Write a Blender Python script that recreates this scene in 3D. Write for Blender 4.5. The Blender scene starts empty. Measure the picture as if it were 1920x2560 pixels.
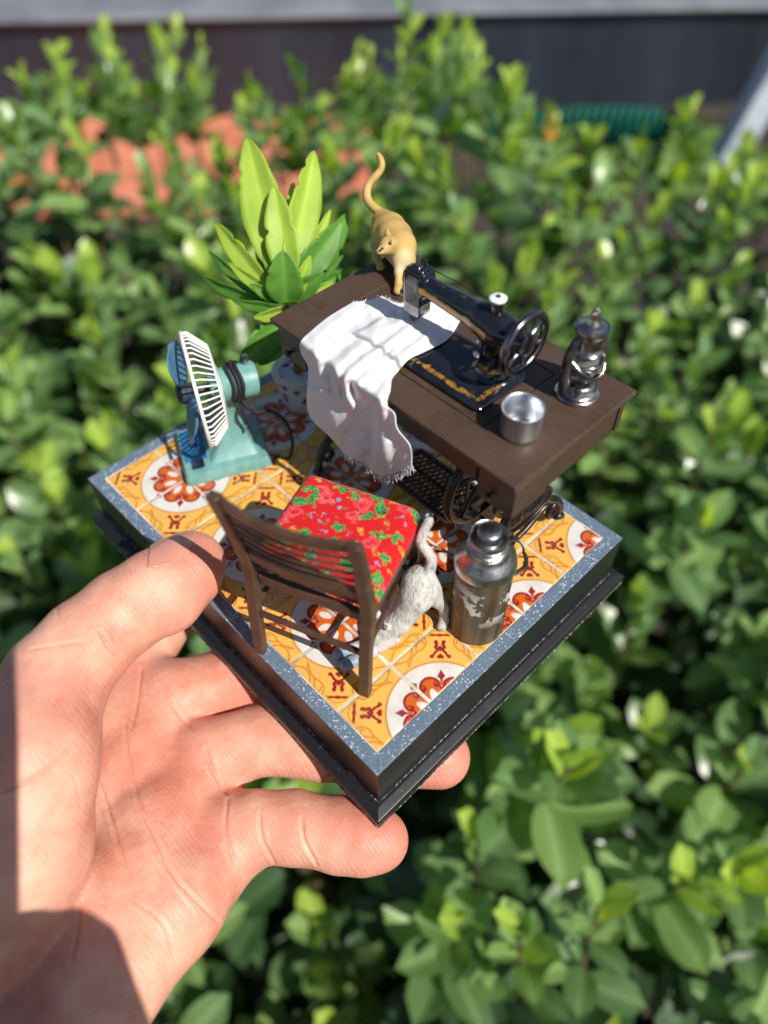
import bpy, bmesh, math, random
import numpy as np
from mathutils import Vector, Matrix

# ---------------------------------------------------------------- camera, sky, sun, exposure
U = 0.01                                     # every length below is in centimetres
scene = bpy.context.scene
CAM_C = np.array([-3.91532488, -4.5174462, 14.98158866])          # camera position, cm
CAM_R = np.array([[0.7166983826743922, -0.697243187491764, -0.013977330511770247],
                  [-0.5424492195911814, -0.544765109877621, -0.6395153002273999],
                  [0.43828332438826434, 0.46592157339658363, -0.7686512961069036]])
F_PX = 1850.0
cam_data = bpy.data.cameras.new("camera")
cam = bpy.data.objects.new("camera", cam_data)
scene.collection.objects.link(cam)
m = Matrix.Identity(4)
for i in range(3):
    m[i][0] = CAM_R[0][i]; m[i][1] = -CAM_R[1][i]; m[i][2] = -CAM_R[2][i]; m[i][3] = CAM_C[i] * U
cam.matrix_world = m
cam_data.sensor_fit = 'VERTICAL'; cam_data.sensor_height = 36.0
cam_data.lens = F_PX / 2560 * 36.0
cam_data.clip_start = 0.005; cam_data.clip_end = 200
cam_data.dof.use_dof = True
cam_data.dof.focus_distance = 16.9 * U
cam_data.dof.aperture_fstop = 7.6
scene.camera = cam

SUN = Vector((0.02, -0.575, 0.64)).normalized()
world = bpy.data.worlds.new("World"); scene.world = world; world.use_nodes = True
wn = world.node_tree
sky = wn.nodes.new("ShaderNodeTexSky"); sky.sky_type = 'NISHITA'; sky.sun_disc = False
sky.sun_elevation = math.asin(SUN.z); sky.sun_rotation = math.atan2(SUN.x, SUN.y)
wn.links.new(sky.outputs[0], wn.nodes["Background"].inputs[0])
wn.nodes["Background"].inputs[1].default_value = 0.075
sun_data = bpy.data.lights.new("sun", 'SUN'); sun_data.energy = 5.0; sun_data.angle = math.radians(0.53)
sun_data.color = (1.0, 0.95, 0.87)
sun = bpy.data.objects.new("sun", sun_data); scene.collection.objects.link(sun)
sun.rotation_euler = SUN.to_track_quat('Z', 'Y').to_euler()
vs = scene.view_settings
vs.view_transform = 'Standard'; vs.look = 'None'; vs.gamma = 1; vs.use_curve_mapping = False; vs.exposure = 0.22
scene.cycles.max_bounces = 8; scene.cycles.transparent_max_bounces = 8

# ---------------------------------------------------------------- helpers
rng = np.random.default_rng(7)
random.seed(7)
def ray(px, py):
    return CAM_R.T @ np.array([(px - 960) / F_PX, (py - 1280) / F_PX, 1.0])
def at(px, py, depth):                       # photo pixel + distance in front of the camera -> point (cm)
    return CAM_C + depth * ray(px, py)
def onz(px, py, z):                          # photo pixel on the level plane z -> point (cm)
    d = ray(px, py); return CAM_C + d * ((z - CAM_C[2]) / d[2])
def depth_of(p): return float(CAM_R[2] @ (np.asarray(p, float) - CAM_C))

def tag(o, label, cat, group=None, kind=None):
    if label: o["label"] = label
    if cat: o["category"] = cat
    if group: o["group"] = group
    if kind: o["kind"] = kind
    return o
def thing(name, label, cat, loc=(0, 0, 0), rotz=0.0, group=None):
    o = bpy.data.objects.new(name, None); scene.collection.objects.link(o)
    o.location = Vector(loc) * U; o.rotation_euler = (0, 0, math.radians(rotz)); o.empty_display_size = 0.01
    return tag(o, label, cat, group)
def link(name, me, parent=None, world_coords=True):
    o = bpy.data.objects.new(name, me); scene.collection.objects.link(o)
    if parent is not None: o.parent = parent
    return o

class MB:
    """collects geometry in cm"""
    def __init__(s): s.v = []; s.f = []; s.c = None
    def add(s, v, f):
        b = len(s.v); s.v.extend([tuple(map(float, p)) for p in v]); s.f.extend([tuple(i + b for i in q) for q in f]); return s
    def box(s, a, b):
        (x0, y0, z0), (x1, y1, z1) = a, b
        return s.add([(x0,y0,z0),(x1,y0,z0),(x1,y1,z0),(x0,y1,z0),(x0,y0,z1),(x1,y0,z1),(x1,y1,z1),(x0,y1,z1)],
                     [(0,3,2,1),(4,5,6,7),(0,1,5,4),(1,2,6,5),(2,3,7,6),(3,0,4,7)])
    def loft(s, rings, cap=True, closed=False):
        n = len(rings[0]); v = [p for r in rings for p in r]; f = []
        R = len(rings)
        for i in range(R if closed else R - 1):
            for j in range(n):
                a = i * n + j; b = i * n + (j + 1) % n; i2 = (i + 1) % R
                f.append((a, b, i2 * n + (j + 1) % n, i2 * n + j))
        if cap and not closed:
            f.append(tuple(range(n - 1, -1, -1))); f.append(tuple((R - 1) * n + j for j in range(n)))
        return s.add(v, f)
    def lathe(s, prof, n=32, c=(0, 0, 0), cap=True, axis='z'):
        rings = []
        for r, h in prof:
            ring = []
            for j in range(n):
                t = 2 * math.pi * j / n; a, b = r * math.cos(t), r * math.sin(t)
                p = (a, b, h) if axis == 'z' else ((h, a, b) if axis == 'x' else (b, h, a))
                ring.append((p[0] + c[0], p[1] + c[1], p[2] + c[2]))
            rings.append(ring)
        return s.loft(rings, cap)
    def tube(s, pts, rad, n=10, closed=False, flat=None, up=None):
        P = [np.asarray(p, float) for p in pts]; N = len(P)
        R = [rad] * N if np.isscalar(rad) else list(rad)
        rings = []; u = None
        for i in range(N):
            if closed: t = P[(i + 1) % N] - P[i - 1]
            else: t = P[min(i + 1, N - 1)] - P[max(i - 1, 0)]
            t = t / (np.linalg.norm(t) + 1e-12)
            if u is None:
                u = np.array(up, float) if up is not None else (np.array([0, 0, 1.0]) if abs(t[2]) < .9 else np.array([1.0, 0, 0]))
            u = u - t * (u @ t); u /= np.linalg.norm(u) + 1e-12
            w = np.cross(t, u)
            fl = 1.0 if flat is None else flat
            rings.append([P[i] + R[i] * (math.cos(2*math.pi*j/n) * u * fl + math.sin(2*math.pi*j/n) * w) for j in range(n)])
        return s.loft(rings, True, closed)
    def bar(s, a, b, w, h, up=(0, 0, 1)):
        a = np.asarray(a, float); b = np.asarray(b, float); t = (b - a) / np.linalg.norm(b - a)
        u = np.array(up, float); u = u - t * (u @ t); u /= np.linalg.norm(u); x = np.cross(t, u)
        q = lambda p: [p - x*w/2 - u*h/2, p + x*w/2 - u*h/2, p + x*w/2 + u*h/2, p - x*w/2 + u*h/2]
        return s.loft([q(a), q(b)])
    def build(s, name, mat, parent=None, smooth=False, bevel=0, seg=2, sub=0, angle=40, org=None):
        me = bpy.data.meshes.new(name)
        off = np.zeros(3) if org is None else np.asarray(org, float)
        me.from_pydata([tuple((p[i] - off[i]) * U for i in range(3)) for p in s.v], [], s.f)
        bm = bmesh.new(); bm.from_mesh(me); bmesh.ops.recalc_face_normals(bm, faces=bm.faces); bm.to_mesh(me); bm.free()
        if smooth:
            me.shade_smooth() if angle >= 180 else me.set_sharp_from_angle(angle=math.radians(angle))
            if angle < 180:
                for p in me.polygons: p.use_smooth = True
        if mat is not None: me.materials.append(mat)
        o = link(name, me, parent)
        if org is not None and parent is None: o.location = Vector(off) * U
        if bevel:
            md = o.modifiers.new("bevel", 'BEVEL'); md.width = bevel * U; md.segments = seg; md.limit_method = 'ANGLE'; md.angle_limit = math.radians(35)
            md.harden_normals = False
        if sub:
            md = o.modifiers.new("sub", 'SUBSURF'); md.levels = sub; md.render_levels = sub
        return o

def spline(pts, n=8, closed=False):
    """catmull-rom through points (any dimension)"""
    P = [np.asarray(p, float) for p in pts]; out = []; N = len(P)
    for i in range(N if closed else N - 1):
        if closed: p0, p1, p2, p3 = P[i-1], P[i], P[(i+1) % N], P[(i+2) % N]
        else: p0, p1, p2, p3 = P[max(i-1, 0)], P[i], P[i+1], P[min(i+2, N-1)]
        for k in range(n):
            t = k / n
            out.append(.5 * (2*p1 + (p2-p0)*t + (2*p0-5*p1+4*p2-p3)*t*t + (3*p1-p0-3*p2+p3)*t**3))
    if not closed: out.append(P[-1])
    return out

# ---------------------------------------------------------------- distance-field modelling (one continuous skin)
class Field:
    def __init__(s, lo, hi, h):
        s.lo = np.array(lo, float); s.h = h
        s.n = np.ceil((np.array(hi, float) - s.lo) / h).astype(int) + 1
        s.F = np.full(s.n, 9.0, np.float32)
        s.ax = [s.lo[i] + h * np.arange(s.n[i]) for i in range(3)]
    def _sub(s, lo, hi):
        a = np.maximum(np.floor((np.asarray(lo) - s.lo) / s.h).astype(int), 0)
        b = np.minimum(np.ceil((np.asarray(hi) - s.lo) / s.h).astype(int) + 1, s.n)
        sl = tuple(slice(a[i], max(b[i], a[i])) for i in range(3))
        X, Y, Z = np.meshgrid(*[s.ax[i][sl[i]] for i in range(3)], indexing='ij', sparse=True)
        return sl, X, Y, Z
    def _mix(s, sl, d, k, mode):
        F = s.F[sl]
        if mode == 'sub':
            a = F; b = -d
            if k <= 0: s.F[sl] = np.maximum(a, b); return
            h = np.clip(.5 - .5 * (b - a) / k, 0, 1); s.F[sl] = b*(1-h) + a*h + k*h*(1-h); return
        if k <= 0: s.F[sl] = np.minimum(F, d); return
        h = np.clip(.5 + .5 * (d - F) / k, 0, 1); s.F[sl] = d*(1-h) + F*h - k*h*(1-h)
    def cone(s, a, b, ra, rb, k=.1, mode='add'):
        a = np.asarray(a, float); b = np.asarray(b, float); R = max(ra, rb) + k + 4*s.h + .05
        sl, X, Y, Z = s._sub(np.minimum(a, b) - R, np.maximum(a, b) + R)
        if s.F[sl].size == 0: return s
        ba = b - a; L = ba @ ba + 1e-12
        t = np.clip(((X-a[0])*ba[0] + (Y-a[1])*ba[1] + (Z-a[2])*ba[2]) / L, 0, 1)
        d = np.sqrt((X-a[0]-t*ba[0])**2 + (Y-a[1]-t*ba[1])**2 + (Z-a[2]-t*ba[2])**2) - (ra + (rb-ra)*t)
        s._mix(sl, d.astype(np.float32), k, mode); return s
    def chain(s, pts, rad, k=.1, mode='add'):
        for i in range(len(pts)-1): s.cone(pts[i], pts[i+1], rad[i], rad[i+1], k, mode)
        return s
    def ell(s, c, r, k=.1, rot=None, mode='add'):
        c = np.asarray(c, float); r = np.asarray(r, float); R = r.max() + k + 4*s.h + .05
        sl, X, Y, Z = s._sub(c - R, c + R)
        if s.F[sl].size == 0: return s
        M = np.eye(3) if rot is None else np.asarray(rot, float)
        dx, dy, dz = X-c[0], Y-c[1], Z-c[2]
        q = [(M[i,0]*dx + M[i,1]*dy + M[i,2]*dz) / r[i] for i in range(3)]
        k0 = np.sqrt(q[0]**2 + q[1]**2 + q[2]**2); k1 = np.sqrt((q[0]/r[0])**2 + (q[1]/r[1])**2 + (q[2]/r[2])**2)
        d = k0 * (k0 - 1) / np.maximum(k1, 1e-6)
        s._mix(sl, d.astype(np.float32), k, mode); return s
    def rbox(s, c, hs, r, k=.1, rot=None, mode='add'):
        c = np.asarray(c, float); hs = np.asarray(hs, float); R = np.linalg.norm(hs) + k + 4*s.h
        sl, X, Y, Z = s._sub(c - R, c + R)
        if s.F[sl].size == 0: return s
        M = np.eye(3) if rot is None else np.asarray(rot, float)
        dx, dy, dz = X-c[0], Y-c[1], Z-c[2]
        q = [np.abs(M[i,0]*dx + M[i,1]*dy + M[i,2]*dz) - hs[i] + r for i in range(3)]
        d = np.sqrt(sum(np.maximum(w, 0)**2 for w in q)) + np.minimum(np.maximum(np.maximum(q[0], q[1]), q[2]), 0) - r
        s._mix(sl, d.astype(np.float32), k, mode); return s
    def mesh(s):
        F = s.F; ins = F < 0; n = F.shape
        acc = np.zeros((n[0]-1, n[1]-1, n[2]-1, 3), np.float32); cnt = np.zeros((n[0]-1, n[1]-1, n[2]-1), np.float32)
        quads = []
        idx_pairs = []
        for ax in range(3):
            A = [slice(None)]*3; B = [slice(None)]*3; A[ax] = slice(0, -1); B[ax] = slice(1, None)
            fa, fb = F[tuple(A)], F[tuple(B)]
            cr = np.argwhere((fa < 0) != (fb < 0))
            va = fa[tuple(cr.T)]; vb = fb[tuple(cr.T)]; t = va / (va - vb)
            p = cr.astype(np.float32); p[:, ax] += t
            o1, o2 = [i for i in range(3) if i != ax]
            ok = (cr[:, o1] > 0) & (cr[:, o2] > 0) & (cr[:, o1] < n[o1]-1) & (cr[:, o2] < n[o2]-1)
            cr, p, va = cr[ok], p[ok], va[ok]
            cells = []
            for da, db in ((1, 1), (0, 1), (0, 0), (1, 0)):
                c = cr.copy(); c[:, o1] -= da; c[:, o2] -= db; cells.append(c)
                np.add.at(acc, tuple(c.T), p); np.add.at(cnt, tuple(c.T), 1)
            idx_pairs.append((cells, va < 0, ax))
        used = cnt > 0; ids = np.full(used.shape, -1, int); ids[used] = np.arange(used.sum())
        verts = acc[used] / cnt[used][:, None] * s.h + s.lo
        for cells, neg, ax in idx_pairs:
            q = np.stack([ids[tuple(c.T)] for c in cells], 1)
            flip = neg if ax != 1 else ~neg
            q[flip] = q[flip][:, ::-1]; quads.append(q)
        faces = np.concatenate(quads)[:, ::-1]
        return verts, faces
    def build(s, name, mat, parent=None, org=None, relax=2):
        v, f = s.mesh()
        for _ in range(relax):                     # small laplacian polish
            e = np.concatenate([f[:, [0, 1]], f[:, [1, 2]], f[:, [2, 3]], f[:, [3, 0]]])
            a = np.zeros_like(v); c = np.zeros(len(v), np.float32)
            np.add.at(a, e[:, 0], v[e[:, 1]]); np.add.at(c, e[:, 0], 1); np.add.at(a, e[:, 1], v[e[:, 0]]); np.add.at(c, e[:, 1], 1)
            v = v * .5 + .5 * a / np.maximum(c, 1)[:, None]
        off = np.zeros(3) if org is None else np.asarray(org, float)
        me = bpy.data.meshes.new(name); me.from_pydata(((v - off) * U).tolist(), [], f.tolist())
        me.shade_smooth()
        if mat is not None: me.materials.append(mat)
        o = link(name, me, parent); o.location = Vector(off) * U if parent is None else (0, 0, 0)
        return o, v

# ---------------------------------------------------------------- materials
class NT:
    def __init__(s, name):
        s.m = bpy.data.materials.new(name); s.m.use_nodes = True; s.t = s.m.node_tree
        s.b = s.t.nodes["Principled BSDF"]; s.co = None
    def n(s, typ, **kw):
        x = s.t.nodes.new(typ)
        for k, v in kw.items(): setattr(x, k, v)
        return x
    def l(s, a, b): s.t.links.new(a, b)
    def coord(s):
        if s.co is None: s.co = s.n("ShaderNodeTexCoord").outputs["Object"]
        return s.co
    def noise(s, scale, detail=4, rough=.55, vec=None, dist=0):
        x = s.n("ShaderNodeTexNoise"); x.inputs["Scale"].default_value = scale; x.inputs["Detail"].default_value = detail
        x.inputs["Roughness"].default_value = rough; x.inputs["Distortion"].default_value = dist; s.l(vec or s.coord(), x.inputs["Vector"]); return x.outputs["Fac"]
    def ramp(s, fac, stops):
        x = s.n("ShaderNodeValToRGB"); e = x.color_ramp.elements
        while len(e) < len(stops): e.new(.5)
        for i, (p, c) in enumerate(stops): e[i].position = p; e[i].color = (*c, 1) if len(c) == 3 else c
        s.l(fac, x.inputs[0]); return x.outputs[0]
    def mix(s, fac, a, b, mode='MIX'):
        x = s.n("ShaderNodeMix", data_type='RGBA', blend_type=mode)
        for sock, v in ((x.inputs[0], fac), (x.inputs[6], a), (x.inputs[7], b)):
            if isinstance(v, (int, float)): sock.default_value = v
            elif isinstance(v, tuple): sock.default_value = (*v, 1) if len(v) == 3 else v
            else: s.l(v, sock)
        return x.outputs[2]
    def math(s, op, a, b=0.0):
        x = s.n("ShaderNodeMath", operation=op)
        for i, v in enumerate((a, b)):
            if isinstance(v, (int, float)): x.inputs[i].default_value = v
            else: s.l(v, x.inputs[i])
        return x.outputs[0]
    def bump(s, h, strength=.3, dist=.01, prev=None):
        x = s.n("ShaderNodeBump"); x.inputs["Strength"].default_value = strength; x.inputs["Distance"].default_value = dist * U
        s.l(h, x.inputs["Height"])
        if prev is not None: s.l(prev, x.inputs["Normal"])
        return x.outputs[0]
    def set(s, **kw):
        for k, v in kw.items():
            k = k.replace('_', ' ')
            i = s.b.inputs[k]
            if hasattr(v, 'is_linked') or hasattr(v, 'links'): s.l(v, i)
            elif isinstance(v, tuple) and len(v) == 3 and i.type == 'RGBA': i.default_value = (*v, 1)
            else: i.default_value = v
        return s
def mat(name, col, rough=.5, metal=0.0, col2=None, vs=60, vlo=.35, vhi=.65, bump=0, bs=300, bd=.02, rvar=0, coat=0, spec=.5):
    """plain procedural surface: two colours broken up by noise, uneven gloss, fine relief; scales are per metre"""
    t = NT(name)
    c2 = col2 or tuple(min(1, c * 1.25) for c in col)
    f = t.noise(vs, 6, .6)
    t.set(Base_Color=t.ramp(f, [(vlo, col), (vhi, c2)]), Metallic=metal, Specular_IOR_Level=spec)
    if rvar: t.set(Roughness=t.math('ADD', t.math('MULTIPLY', t.noise(vs*2.3, 5), rvar), rough - rvar/2))
    else: t.set(Roughness=rough)
    if coat: t.set(Coat_Weight=coat, Coat_Roughness=.08)
    if bump: t.set(Normal=t.bump(t.noise(bs, 5), bump, bd))
    return t.m
def attr_mat(name, attr="paint", rough=.4, bump=0, bs=600, bd=.01, coat=0, dirt=0, spec=.5):
    t = NT(name); a = t.n("ShaderNodeAttribute", attribute_name=attr)
    col = a.outputs["Color"]
    if dirt: col = t.mix(t.math('MULTIPLY', t.ramp(t.noise(180, 6), [(.5, (0, 0, 0)), (.75, (1, 1, 1))]), dirt), col, (.25, .2, .15))
    t.set(Base_Color=col, Roughness=rough, Specular_IOR_Level=spec)
    if coat: t.set(Coat_Weight=coat, Coat_Roughness=.1)
    if bump: t.set(Normal=t.bump(t.noise(bs, 4), bump, bd))
    return t.m
def paint(me, cols, name="paint"):
    a = me.color_attributes.new(name, 'FLOAT_COLOR', 'POINT')
    c = np.ones((len(me.vertices), 4), np.float32); c[:, :3] = cols
    a.data.foreach_set("color", c.ravel())
def srgb(r, g, b):
    return tuple(((c/255 + .055)/1.055)**2.4 if c > 10 else c/255/12.92 for c in (r, g, b))
# ---------------------------------------------------------------- the display base with its tiled floor
T = 1.6; CUT = 0.7817; BW = 0.334
IX, IY = 5 * T, (6 + CUT) * T
m_black = NT("black_lacquer")
_w = m_black.ramp(m_black.noise(900, 3), [(.70, (0, 0, 0)), (.74, (1, 1, 1))])
m_black.set(Base_Color=m_black.mix(m_black.math('MULTIPLY', _w, .25), (.010, .010, .012), (.35, .33, .30)), Roughness=m_black.math('ADD', m_black.math('MULTIPLY', m_black.noise(150, 5), .2), .27),
            Normal=m_black.bump(m_black.noise(700, 4), .12, .01))
m_black = m_black.m
t_ = NT("speckled_border")
v1 = t_.n("ShaderNodeTexVoronoi"); v1.inputs["Scale"].default_value = 1700; t_.l(t_.coord(), v1.inputs["Vector"])
sp = t_.math('MULTIPLY', t_.ramp(v1.outputs["Distance"], [(.18, (1, 1, 1)), (.34, (0, 0, 0))]), t_.ramp(t_.noise(420, 3), [(.42, (0, 0, 0)), (.6, (1, 1, 1))]))
sp2 = t_.ramp(t_.noise(2600, 2), [(.6, (0, 0, 0)), (.68, (1, 1, 1))])
c_ = t_.mix(t_.math('MULTIPLY', sp2, .45), srgb(92, 108, 126), srgb(160, 176, 192))
t_.set(Base_Color=t_.mix(sp, c_, srgb(215, 224, 232)), Roughness=.42, Normal=t_.bump(t_.noise(1500, 3), .15, .01))
m_border = t_.m
m_grout = mat("grout", srgb(150, 138, 122), .85, col2=srgb(222, 214, 200), vs=140, bump=.5, bs=700, bd=.03)

base = thing("display_base", "black lacquered display base with grey speckled border and patterned tile floor", "display base", (IX/2, IY/2, -2.0))
borg = (IX/2, IY/2, -2.0)
def rect(o, z): return [(-o, -o, z), (IX+o, -o, z), (IX+o, IY+o, z), (-o, IY+o, z)]
MB().loft([rect(.60, -2.0), rect(.65, -1.95), rect(.65, -1.72), rect(.62, -1.66), rect(.42, -1.60), rect(.2, -1.60)]).build("plinth", m_black, base, bevel=.02, org=borg)
MB().loft([rect(BW + .005, -1.605), rect(BW, -1.56), rect(BW, -.03), rect(BW - .03, -.012), rect(.1, -.05)]).build("body", m_black, base, bevel=.012, org=borg)
t_ = NT("chipped_edge")
ce = t_.ramp(t_.noise(1300, 3, .7), [(.50, (0, 0, 0)), (.58, (1, 1, 1))])
t_.set(Base_Color=t_.mix(ce, (.012, .012, .013), srgb(176, 170, 162)), Roughness=.5); m_chip = t_.m
for off_, z_ in ((BW + .006, -1.598), (.648, -1.945)):
    q = rect(off_, z_)
    MB().tube([q[1], q[0], q[3]], .014, 6).build("worn_edge", m_chip, base, org=borg)
o = -BW
for pts in ([(o, o), (IX-o, o), (IX, 0), (0, 0)], [(IX-o, o), (IX-o, IY-o), (IX, IY), (IX, 0)], [(IX-o, IY-o), (o, IY-o), (0, IY), (IX, IY)], [(o, IY-o), (o, o), (0, 0), (0, IY)]):
    MB().loft([[(x, y, -.045) for x, y in pts], [(x, y, 0.006) for x, y in pts]]).build("border_strip", m_border, base, bevel=.012, org=borg)
MB().loft([rect(-.0, -.06), rect(-.0, -.012)]).build("grout_bed", m_grout, base, org=borg)

# one printed encaustic tile: quarter of a rosette at (0,0), flower corner at (1,1)
YEL, OCH, WHT, ORA, RED, DRK = (srgb(220, 168, 80), srgb(192, 126, 46), srgb(206, 202, 196), srgb(190, 92, 28), srgb(136, 28, 34), srgb(120, 26, 34))
def tile_paint(a, b):
    aa = 0.010
    col = np.empty(a.shape + (3,)); col[:] = YEL
    def put(d, c, al=1.0):
        w = (np.clip(.5 - d / aa, 0, 1) * al)[..., None]; col[:] = col * (1 - w) + np.array(c) * w
    def seg(x, y, p, q):
        px, py = x - p[0], y - p[1]; vx, vy = q[0]-p[0], q[1]-p[1]
        t = np.clip((px*vx + py*vy) / (vx*vx + vy*vy), 0, 1); return np.hypot(px - t*vx, py - t*vy)
    def line(x, y, pts, w, c, al=1.0):
        d = np.full(a.shape, 9.)
        for p, q in zip(pts[:-1], pts[1:]): d = np.minimum(d, seg(x, y, p, q))
        put(d - w, c, al)
    r = np.hypot(a, b); th = np.degrees(np.arctan2(b, a)); t = np.abs(th - 45)
    # ochre tracery on the yellow ground, mirrored about the diagonal
    hi, lo = np.maximum(a, b), np.minimum(a, b)
    line(hi, lo, spline([(1.02, .02), (.93, .10), (.88, .20), (.90, .32), (.97, .40), (1.02, .42)], 6), .013, OCH)
    line(hi, lo, spline([(.80, .16), (.86, .28), (.88, .40), (.86, .52), (.90, .62), (1.0, .67)], 6), .013, OCH)
    line(hi, lo, spline([(.88, .40), (.94, .46), (.98, .54), (.95, .60), (.91, .57)], 6), .013, OCH)
    put(np.hypot(hi - .83, lo - .20) - .026, OCH); put(np.hypot(hi - .95, lo - .07) - .02, OCH); put(np.hypot(hi - .985, lo - .5) - .03, OCH)
    # white roundel with its ochre ring
    put(r - .775, OCH); put(r - .748, WHT)
    # rosette, folded 16 ways: x along a fleur, y across
    fo = np.where(t > 22.5, 45 - t, t); x = r*np.cos(np.radians(fo)); y = r*np.sin(np.radians(fo))
    c22, s22 = math.cos(math.radians(22.5)), math.sin(math.radians(22.5))
    xp = x*c22 + y*s22; yp = np.abs(-x*s22 + y*c22)                     # along / across the petal axis
    put(np.hypot(xp - .415, yp) - .150, RED); put(r - .37, ORA); put(np.hypot(xp - .41, yp) - .118, ORA)
    put(np.hypot(x - .435, y - .072) - .040, RED); put(np.hypot(x - .44, y - .073) - .018, ORA)
    line(x, y, spline([(.50, .095), (.46, .045), (.40, .05), (.40, .085)], 5), .018, RED)
    put(np.maximum(np.abs(y) - .022, np.abs(x - .46) - .06), ORA)
    put(np.maximum(y*1.0 + np.abs(x - .545)*.75 - .055, -9) , RED); put(np.maximum(y + (x - .545)*.5 - .05, .53 - x), RED)
    put(np.hypot(x - .365, y) - .026, RED)
    put(np.hypot((xp - .245)/2.3, yp) - .056*np.clip((xp - .04)/.22, .12, 1.0), WHT)
    put(r - .055, RED)
    # corner flower on the diagonal: d along, e across
    d = (a + b)/math.sqrt(2); e = np.abs(a - b)/math.sqrt(2)
    put(np.hypot(d - .84, e - .022) - .030, RED); put(np.maximum(e*1.1 + (d - .842)*1.0 - .052, .84 - d), RED)
    line(d, e, spline([(1.00, .0), (.95, .035), (.91, .07), (.865, .10), (.85, .125)], 5), .019, RED); put(np.hypot(d - .845, e - .122) - .031, RED)
    line(d, e, spline([(.95, .0), (.98, .05), (1.0, .06), (1.04, .045), (1.07, .06)], 5), .024, RED); put(np.hypot(d - 1.08, e - .055) - .030, RED)
    put(np.hypot(d - .985, e - .065) - .022, RED)
    put(np.maximum(np.abs(d - 1.19)*1.1 + e*.55 - .034, e - .12), RED); line(d, e, [(1.19, 0), (1.19, .14)], .018, RED); put(np.hypot(d - 1.19, e - .095) - .020, RED)
    line(d, e, spline([(1.27, 0), (1.26, .05), (1.22, .12), (1.15, .17)], 5), .008, OCH)
    return col
m_tile = attr_mat("glazed_tile", rough=.22, bump=.25, bs=250, bd=.02, dirt=.30)
_tile_cache = {}
def tile_mesh(lx, ly, cx, cy):
    """tile lx x ly (in tiles); the rosette centre lies at local (cx, cy)"""
    key = (round(lx, 3), round(ly, 3), round(cx, 3), round(cy, 3))
    if key in _tile_cache: return _tile_cache[key]
    g = .024; nx = max(8, int(72*lx)); ny = max(8, int(72*ly))
    xs = np.linspace(g, lx - g, nx); ys = np.linspace(g, ly - g, ny)
    X, Y = np.meshgrid(xs, ys, indexing='ij')
    cols = tile_paint(np.abs(X - cx), np.abs(Y - cy)).reshape(-1, 3)
    ex = np.minimum(np.minimum(X - g, lx - g - X), np.minimum(Y - g, ly - g - Y))
    Z = -.012 * np.clip(1 - ex/.02, 0, 1)
    V = np.stack([(X - lx/2)*T, (Y - ly/2)*T, Z], -1).reshape(-1, 3)
    id_ = np.arange(nx*ny).reshape(nx, ny)
    f = np.stack([id_[:-1, :-1], id_[1:, :-1], id_[1:, 1:], id_[:-1, 1:]], -1).reshape(-1, 4).tolist()
    V = V.tolist(); C = cols.tolist()
    loop = list(id_[:, 0]) + list(id_[-1, 1:]) + list(id_[-2::-1, -1]) + list(id_[0, -2:0:-1])
    b0 = len(V)
    for i in loop: V.append([V[i][0], V[i][1], -.07]); C.append(srgb(200, 190, 176))
    for k in range(len(loop)):
        k2 = (k+1) % len(loop); f.append([loop[k2], loop[k], b0+k, b0+k2])
    me = bpy.data.meshes.new("tile"); me.from_pydata([tuple(c*U for c in p) for p in V], [], f); me.shade_smooth(); me.set_sharp_from_angle(angle=math.radians(40))
    paint(me, np.array(C)); me.materials.append(m_tile); _tile_cache[key] = me; return me
for j in range(5):
    for i in range(-1, 6):
        y0 = (CUT + i)*T if i >= 0 else 0.0; ly = 1.0 if i >= 0 else CUT
        cx = 1.0 if j % 2 == 0 else 0.0
        cy = (1.0 if i % 2 == 0 else 0.0) if i >= 0 else CUT - 1
        me = tile_mesh(1.0, ly, cx, cy)
        ob = link("tile", me, base)
        ob.location = Vector((j*T + T/2 - borg[0] + random.uniform(-.01, .01), y0 + ly*T/2 - borg[1] + random.uniform(-.01, .01), 2.0 + .012 + random.uniform(-.004, .003))) * U
        ob.rotation_euler = (random.uniform(-.003, .003), random.uniform(-.003, .003), random.uniform(-.006, .006))
# ---------------------------------------------------------------- sewing table (local x: to the far end, y: to the sitter)
H = 4.7
t_ = NT("walnut_lacquer")
g1 = t_.n("ShaderNodeMapping"); g1.inputs["Scale"].default_value = (1, 9, 9); t_.l(t_.coord(), g1.inputs[0])
gr = t_.noise(260, 5, .6, g1.outputs[0], .3)
fl = t_.ramp(t_.noise(2200, 2), [(.74, (0, 0, 0)), (.78, (1, 1, 1))])
bc = t_.ramp(gr, [(.3, srgb(56, 41, 32)), (.7, srgb(78, 59, 47))])
bc = t_.mix(t_.math('MULTIPLY', t_.ramp(t_.noise(80, 4), [(.4, (0, 0, 0)), (.7, (1, 1, 1))]), .35), bc, srgb(92, 74, 61))
t_.set(Base_Color=t_.mix(t_.math('MULTIPLY', fl, .25), bc, (.5, .42, .36)), Roughness=t_.math('ADD', t_.math('MULTIPLY', t_.noise(120, 4), .2), .38), Normal=t_.bump(t_.noise(1400, 3), .2, .008), Specular_IOR_Level=.5)
m_wood = t_.m
m_iron = mat("black_cast_iron", (.008, .008, .009), .33, .0, (.03, .022, .015), vs=120, bump=.4, bs=500, bd=.02, rvar=.2, spec=.6)
m_bronze = mat("rubbed_bronze_iron", (.012, .010, .010), .32, .3, (.11, .062, .032), vs=110, vlo=.45, vhi=.75, bump=.4, bs=400, bd=.02, rvar=.2)
TROT = 89.29; TORG = (6.06, 4.07, 0)
table = thing("sewing_table", "dark brown treadle sewing table on cast iron stand over tiled floor", "table", TORG, TROT)
def tb(b, n, m=m_wood, p=table, **k): return b.build(n, m, p, **k)
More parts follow.
